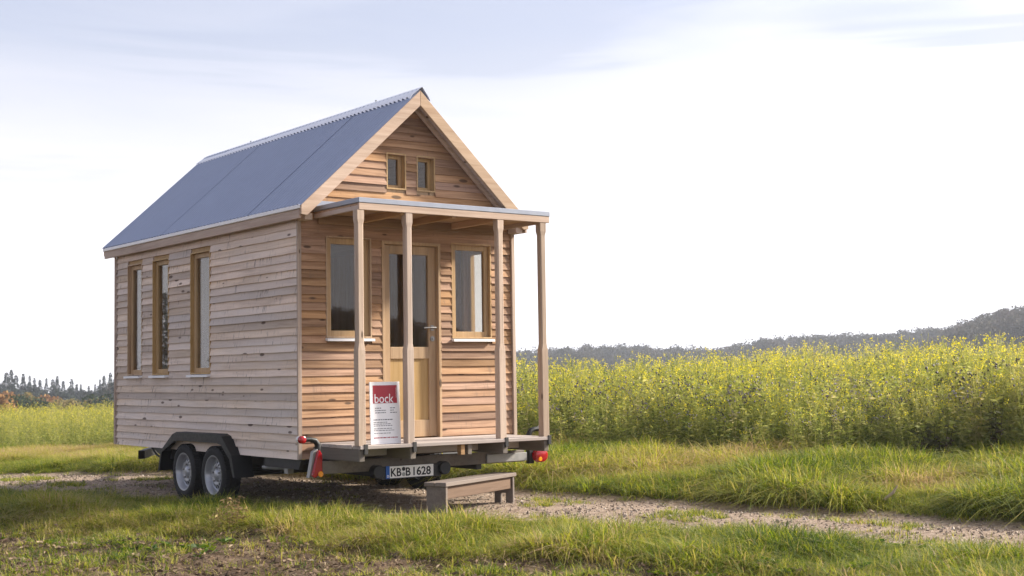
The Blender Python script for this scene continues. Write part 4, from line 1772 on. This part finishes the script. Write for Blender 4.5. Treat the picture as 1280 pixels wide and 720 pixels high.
def dry_clump(h, r, n):
    m = PM()
    for i in range(n):
        a, rr = random.uniform(0, 6.28), r * math.sqrt(random.random())
        b = V((rr * math.cos(a), rr * math.sin(a), -.02))
        hh = h * random.uniform(.5, 1) * (1.1 - .5 * rr / r)
        e = b + V((math.cos(a) * hh * .14, math.sin(a) * hh * .14, hh))
        m.stem([b, b.lerp(e, .55), e], .0022, random.random())
        for k in range(12):
            q_ = b.lerp(e, random.uniform(.15, 1))
            a2 = random.uniform(0, 6.28)
            m.leaf(q_, V((math.cos(a2), math.sin(a2), random.uniform(-.4, .8))).normalized(), random.uniform(.02, .055), random.uniform(.003, .008), random.random())
    return m


x, y = -2.28, -.75
tag(own('dry_weed', dry_clump(.36, .13, 30), [dryg], (x, y, gz(x, y))), 'withered straw brown weed clump in the grass beside the trailer wheels', 'weed')


def stalky(h, r, n):
    m = PM()
    for i in range(n):
        a, rr = random.uniform(0, 6.28), r * math.sqrt(random.random())
        b = V((rr * math.cos(a) * .4, rr * math.sin(a) * .4, -.02))
        e = V((rr * math.cos(a), rr * math.sin(a), h * random.uniform(.5, 1)))
        m.stem([b, b.lerp(e, .5), e], .005, .2)
        for k in range(16):
            t_ = random.uniform(.1, 1)
            q_ = b.lerp(e, t_)
            a2 = random.uniform(0, 6.28)
            m.leaf(q_, V((math.cos(a2), math.sin(a2), random.uniform(-.5, .6))).normalized(), random.uniform(.05, .12), random.uniform(.010, .025), min(1, max(0, random.gauss(.15 + .6 * t_ * t_, .2))))
    return m


def at_px(px, py, z=None, q_at=None):
    """ground point seen at this place of the photograph, on the plane q = q_at"""
    v = cam_fwd + cam_right * ((px - 640) / 1684.78) - cam_up * ((py - 360) / 1684.78)
    c = QX * CAM.x + QY * CAM.y
    t_ = (q_at - c) / (QX * v.x + QY * v.y)
    return CAM.x + v.x * t_, CAM.y + v.y * t_


x, y = at_px(1168, 545, q_at=4.7)
tag(own('leafy_weed', stalky(.55, .26, 16), [darkw], (x, y, gz(x, y))), 'dark brown stemmed weed with yellowing tips at the edge of the mustard field', 'weed')
x, y = at_px(1240, 520, q_at=4.9)
tag(own('leafy_weed', stalky(.8, .14, 6), [darkw], (x, y, gz(x, y)), 1.3), 'tall thin dark weed by the field edge, right of the yellowing one', 'weed')

# two sticks lying on the far edge of the track
for (px, py, qa, L, lab) in ((1105, 612, 1.25, .13, 'pale broken stalk leaning in the bank grass right of the bench'), (1079, 630, .92, .10, 'short pale curled stalk lying on the edge of the gravel track')):
    x, y = at_px(px, py, q_at=qa)
    mb = MB()
    z = gz(x, y) + (.07 if qa > 1 else .01)
    mb.tube([(x, y, z), (x + L * .5, y - L * .35, z + L * .45), (x + L * .75, y - L * .5, z + L * (.9 if qa > 1 else .3))], [.012, .014, .008], 6)
    tag(obj('stalk', mb, M['dry']), lab, 'stalk')


# ------------------------------------------------------------------ woods
def crown_mesh(h, r, n, leaf, z0, kind, mats):
    m = PM()
    if kind == 'conifer':
        for i in range(n):
            t_ = random.random() ** 1.35
            z = z0 + (h - z0) * t_
            rr = r * (1 - t_) ** 1.05 * (.6 + .4 * math.sin(t_ * 40 + i % 3)) + .03
            a = random.uniform(0, 6.28)
            k = rr * math.sqrt(random.random())
            p_ = V((k * math.cos(a), k * math.sin(a), z - k * .25))
            d = V((math.cos(a), math.sin(a), -.35)).normalized()
            m.leaf(p_, d, leaf * random.uniform(.6, 1.3) * (1.1 - .75 * t_), leaf * .28 * (1.1 - .7 * t_), random.random())
    else:
        lobes = [(V((random.gauss(0, r * .48), random.gauss(0, r * .48), z0 + (h - z0) * random.uniform(.25, .80))), r * random.uniform(.35, .6)) for _ in range(9)]
        lobes.append((V((0, 0, z0 + (h - z0) * .72)), r * .62))
        for i in range(n):
            c_, q_ = random.choice(lobes)
            d = V((random.gauss(0, 1), random.gauss(0, 1), random.gauss(0, 1))).normalized()
            p_ = c_ + d * q_ * random.uniform(.6, 1.0)
            if p_.z > h:
                p_.z = h - random.random() * .4
            m.flake(p_, leaf * random.uniform(.5, 1.1), random.random())
    return m.build('crown', mats)


def trunk_mb(h, r):
    mb = MB()
    mb.tube([(0, 0, -.5), (.02 * h * .1, 0, h * .3), (0, .02 * h * .1, h * .6), (0, 0, h * .95)], [r * 1.2, r, r * .6, r * .12], 7)
    for i in range(6):
        z = h * random.uniform(.3, .8)
        a = random.uniform(0, 6.28)
        L = h * .2
        mb.tube([(0, 0, z), (math.cos(a) * L * .6, math.sin(a) * L * .6, z + L * .4), (math.cos(a) * L, math.sin(a) * L, z + L * .7)], [r * .4, r * .25, r * .08], 5)
    return mb


con_m = solo_leafy('spruce_needles', [(0, (.010, .018, .012)), (1, (.028, .040, .022))], .1)
aut_cols = [solo_leafy('autumn_orange', [(0, (.16, .085, .03)), (.5, (.34, .17, .06)), (1, (.42, .27, .10))]),
            solo_leafy('autumn_olive', [(0, (.08, .085, .03)), (.5, (.20, .18, .06)), (1, (.36, .25, .09))]),
            solo_leafy('dark_shrub', [(0, (.015, .03, .016)), (1, (.05, .075, .03))])]


def tree_kind(name, label, cat, group, crown, trunk, mat_trunk):
    tmb = trunk
    t0 = thing(name, label, cat, (0, 0, 0), group)
    crown.name = 'crown'
    C.objects.link(crown)
    crown.parent = t0
    tr_ = obj('trunk', tmb, mat_trunk)
    tr_.parent = t0
    return t0


def dup(root, loc, rz, sc, label=None):
    r = root.copy()
    C.objects.link(r)
    r.location, r.rotation_euler, r.scale = loc, (0, 0, rz), sc
    if label:
        r['label'] = label
    for ch in list(root.children):
        c = ch.copy()
        C.objects.link(c)
        c.parent = r
    return r


def at_dist(px, dist, py=470):
    v = cam_fwd + cam_right * ((px - 640) / 1684.78) - cam_up * ((py - 360) / 1684.78)
    k = dist / math.hypot(v.x, v.y)
    return CAM.x + v.x * k, CAM.y + v.y * k, CAM.z + v.z * k


L_con = 'tallest thin conifer spire of the hazy wood, near the left edge of the photo'
g_con = None
protos = [tree_kind('conifer_tree', L_con, 'tree', g_con, crown_mesh(15, random.uniform(2.5, 3.3), 1700, .8, .5, 'conifer', [con_m]), trunk_mb(14.5, .22), M['bark']) for _ in range(3)]
used = [False] * 3


def put(protos, used, i, loc, rz, sc, label=None):
    if not used[i]:
        used[i] = True
        o = protos[i]
        o.location, o.rotation_euler, o.scale = loc, (0, 0, rz), sc
        if label:
            o['label'] = label
        return o
    return dup(protos[i], loc, rz, sc, label)


tops = [(8, 465.5), (14, 462), (20, 469), (29, 467), (37, 469.5), (43, 472), (50, 474.5), (58, 472.5), (66, 474), (71.6, 470), (79, 476), (89.5, 473.5), (96, 480), (101, 480), (111, 482), (119, 480), (125, 474), (130, 469.5), (138, 465.5), (144, 472),
        (-4, 468), (-12, 465), (-20, 470), (-30, 468), (152, 469), (160, 472), (168, 474)]
NAMED = {14: L_con, 71.6: 'narrow pointed conifer standing out midway along the hazy wood left of the house',
         138: 'tall conifer rising directly beside the rear corner of the house', 130: 'bushy conifer just left of the tall one beside the house',
         29: 'broad conifer top between the tall spire and the dip of the hazy wood'}
mp, ms_, mt_, mv = [], [], [], []
for i, (px, py) in enumerate(tops):
    dist = random.uniform(280, 310) if not 122 < px < 172 else random.uniform(235, 250)
    x, y, zt_ = at_dist(px, dist, py)
    zb_ = gz(x, y)
    k = (zt_ - zb_) / 15
    if px in NAMED:
        put(protos, used, list(NAMED).index(px) % 3, (x, y, zb_), random.uniform(0, 6.28), (k * 1.3, k * 1.3, k), NAMED[px])
    else:
        mp.append((x, y, zb_)); ms_.append(k * random.uniform(1.0, 1.7)); mt_.append(k); mv.append(i % 3)
for i in range(130):
    px = random.uniform(-30, 175)
    py = np.interp(px, [-30, 40, 90, 112, 122, 130, 175], [475, 478, 482, 488, 484, 479, 480]) + random.uniform(-1, 7)
    dist = random.uniform(255, 300)
    x, y, zt_ = at_dist(px, dist, py)
    zb_ = gz(x, y)
    k = (zt_ - zb_) / 15
    mp.append((x, y, zb_)); ms_.append(k * random.uniform(1.2, 2.0)); mt_.append(k); mv.append(i % 6 if i % 3 else 3 + i % 2)
for i in range(110):        # the wood goes on to the left, out of the picture: the side windows mirror it
    az = math.radians(random.uniform(-68, 12))
    dist = random.uniform(250, 320)
    x, y = CAM.x + math.sin(az) * dist, CAM.y + math.cos(az) * dist
    zb_ = gz(x, y)
    k = (CAM.z + dist * math.tan(math.radians(random.uniform(2.2, 4.6) * (1 - .75 * sstep(-8, 12, math.degrees(az))))) - zb_) / 15
    mp.append((x, y, zb_)); ms_.append(k * random.uniform(1.0, 1.7)); mt_.append(k); mv.append(i % 3)
lib_con = library('spruce', [crown_mesh(15, random.uniform(2.5, 3.3), 1700, .8, .5, 'conifer', [con_m]) for _ in range(3)] + [crown_mesh(14.5, random.uniform(3.0, 3.8), 1700, .5, .5, 'leafy', [con_m]) for _ in range(3)])
n_ = len(mp)
scatter('conifer_wood', np.array(mp), lib_con, np.array(ms_), np.full(n_, .5), rot=np.stack([np.zeros(n_), np.zeros(n_), rng.random(n_) * 6.28], -1), var=np.array(mv), zs=np.array(mt_))

aut = [tree_kind('autumn_tree', 'orange autumn tree at the very left edge of the photo, below the conifers', 'tree', None, crown_mesh(7, 2.6, 1100, .34, .8, 'leafy', [aut_cols[0]]), trunk_mb(6, .14), M['bark'])]
used2 = [False]
ORANGE = [(4, 489, 165, None), (13, 491, 168, 'orange brown autumn tree next to the one at the left edge, below the tall spire'),
          (44, 499, 140, 'low rust orange bush nearest the yellow field, below the conifers'), (61, 493, 172, 'small pinkish orange tree, rightmost of the autumn colours left of the house'),
          (0, 510, 118, 'small orange bush lowest at the left edge, against the yellow field')]
for px, py, dist, lab in ORANGE:
    x, y, zt_ = at_dist(px, dist, py)
    zb_ = gz(x, y)
    k = max(.45, (zt_ - zb_) / 7)
    put(aut, used2, 0, (x, y, zb_), random.uniform(0, 6.28), (k, k, k), lab)
lib_shr = library('far_shrub', [crown_mesh(7, 2.6, 1100, .34, .8, 'leafy', [aut_cols[1]]) for _ in range(2)] + [crown_mesh(7, 3.4, 1100, .34, .5, 'leafy', [aut_cols[2]]) for _ in range(2)])
sp, ss_, sv = [], [], []
for px, py, kind, dist in ((23, 490, 0, 165), (30, 488, 0, 175), (37, 492, 0, 170), (52, 496, 0, 165), (18, 502, 1, 130), (8, 504, 1, 128), (27, 503, 1, 132),
                           (68, 498, 0, 165), (78, 499, 0, 160), (88, 498, 0, 165), (98, 500, 0, 150), (108, 501, 0, 150), (118, 501, 1, 150), (6, 495, 0, 150), (33, 496, 0, 155), (41, 494, 0, 168), (56, 500, 0, 150), (72, 501, 0, 150), (48, 502, 1, 140), (84, 503, 0, 145), (-10, 492, 0, 165), (-8, 505, 1, 125), (126, 500, 0, 140), (136, 501, 1, 140)):
    x, y, zt_ = at_dist(px, dist, py)
    zb_ = gz(x, y)
    sp.append((x, y, zb_)); ss_.append(max(.45, (zt_ - zb_) / 7)); sv.append(kind * 2 + random.randrange(2))
scatter('far_shrubs', np.array(sp), lib_shr, np.array(ss_), np.full(len(sp), .5), var=np.array(sv))

# far wood on the ridge, right: reads as one mass
lib_far = library('far_tree', [crown_mesh(14, random.uniform(4.2, 5.4), 2000, .40, 1.0, 'leafy', [M['far_leaf']]) for _ in range(5)] + [crown_mesh(15, 3.0, 900, .9, 1.5, 'conifer', [M['far_leaf']])])
SKY_PX = [(150, 478), (350, 458), (480, 440), (560, 434), (640, 433), (657, 431.7), (700, 430), (734, 426.7), (770, 428), (807, 426.7), (840, 427.5), (868, 428), (887, 431.7), (905, 428), (934, 422.5), (960, 417), (1015, 413), (1085, 412), (1110, 411), (1149, 406), (1171, 403), (1185, 407), (1190, 406), (1200, 400), (1210, 396), (1235, 387), (1254, 379.5), (1280, 377), (1340, 370), (1420, 362)]
pts, scl, tin, var = [], [], [], []
for row, (d0, dd, drop, n) in enumerate(((470, 15, 0, 135), (430, 20, 3, 135), (400, 15, 9, 135))):
    for i in range(n):
        px = 150 + 1270 * (i + random.random()) / n
        py = np.interp(px, [a_ for a_, _ in SKY_PX], [b_ for _, b_ in SKY_PX]) + drop + random.uniform(-1.0, 3.5)
        near_r = px > 1186
        dist = (d0 - (90 if near_r else 0)) + random.uniform(-dd, dd)
        x, y, zt_ = at_dist(px, dist, py)
        k = random.uniform(.75, 1.2)
        pts.append((x, y, zt_ - 14 * k))
        scl.append(k)
        tin.append(.45 + random.gauss(0, .18) + (.12 if near_r else 0))
        var.append(random.randrange(5))
for i in range(150):        # the wood goes on behind the viewer: it shows in the window panes
    az = math.radians(random.uniform(112, 178))
    dist = random.uniform(230, 290)
    k = random.uniform(.75, 1.15)
    x, y = CAM.x + math.sin(az) * dist, CAM.y + math.cos(az) * dist
    pts.append((x, y, gz(x, y) - 1.5 + random.uniform(-1.5, 1.5)))
    scl.append(k)
    tin.append(.4 + random.gauss(0, .18))
    var.append(random.randrange(5))
scatter('far_wood', np.array(pts), lib_far, np.array(scl), np.array(tin), rot=np.stack([np.zeros(len(pts)), np.zeros(len(pts)), rng.random(len(pts)) * 6.28], -1), var=np.array(var))

# ------------------------------------------------------------------ air
mb = MB()
mb.box(-1600, 1600, -1600, 1600, GROUND_MIN - 1.0, 46)
hz = obj('haze', mb, [], None, kind='stuff')
m = bpy.data.materials.new('haze_air')
m.use_nodes = True
t = m.node_tree
t.nodes.clear()
out = t.nodes.new('ShaderNodeOutputMaterial')
pv = t.nodes.new('ShaderNodeVolumePrincipled')
pv.inputs['Color'].default_value = (.80, .86, 1.0, 1)
pv.inputs['Density'].default_value = .00045
pv.inputs['Anisotropy'].default_value = .2
t.links.new(pv.outputs[0], out.inputs['Volume'])
hz.data.materials.append(m)
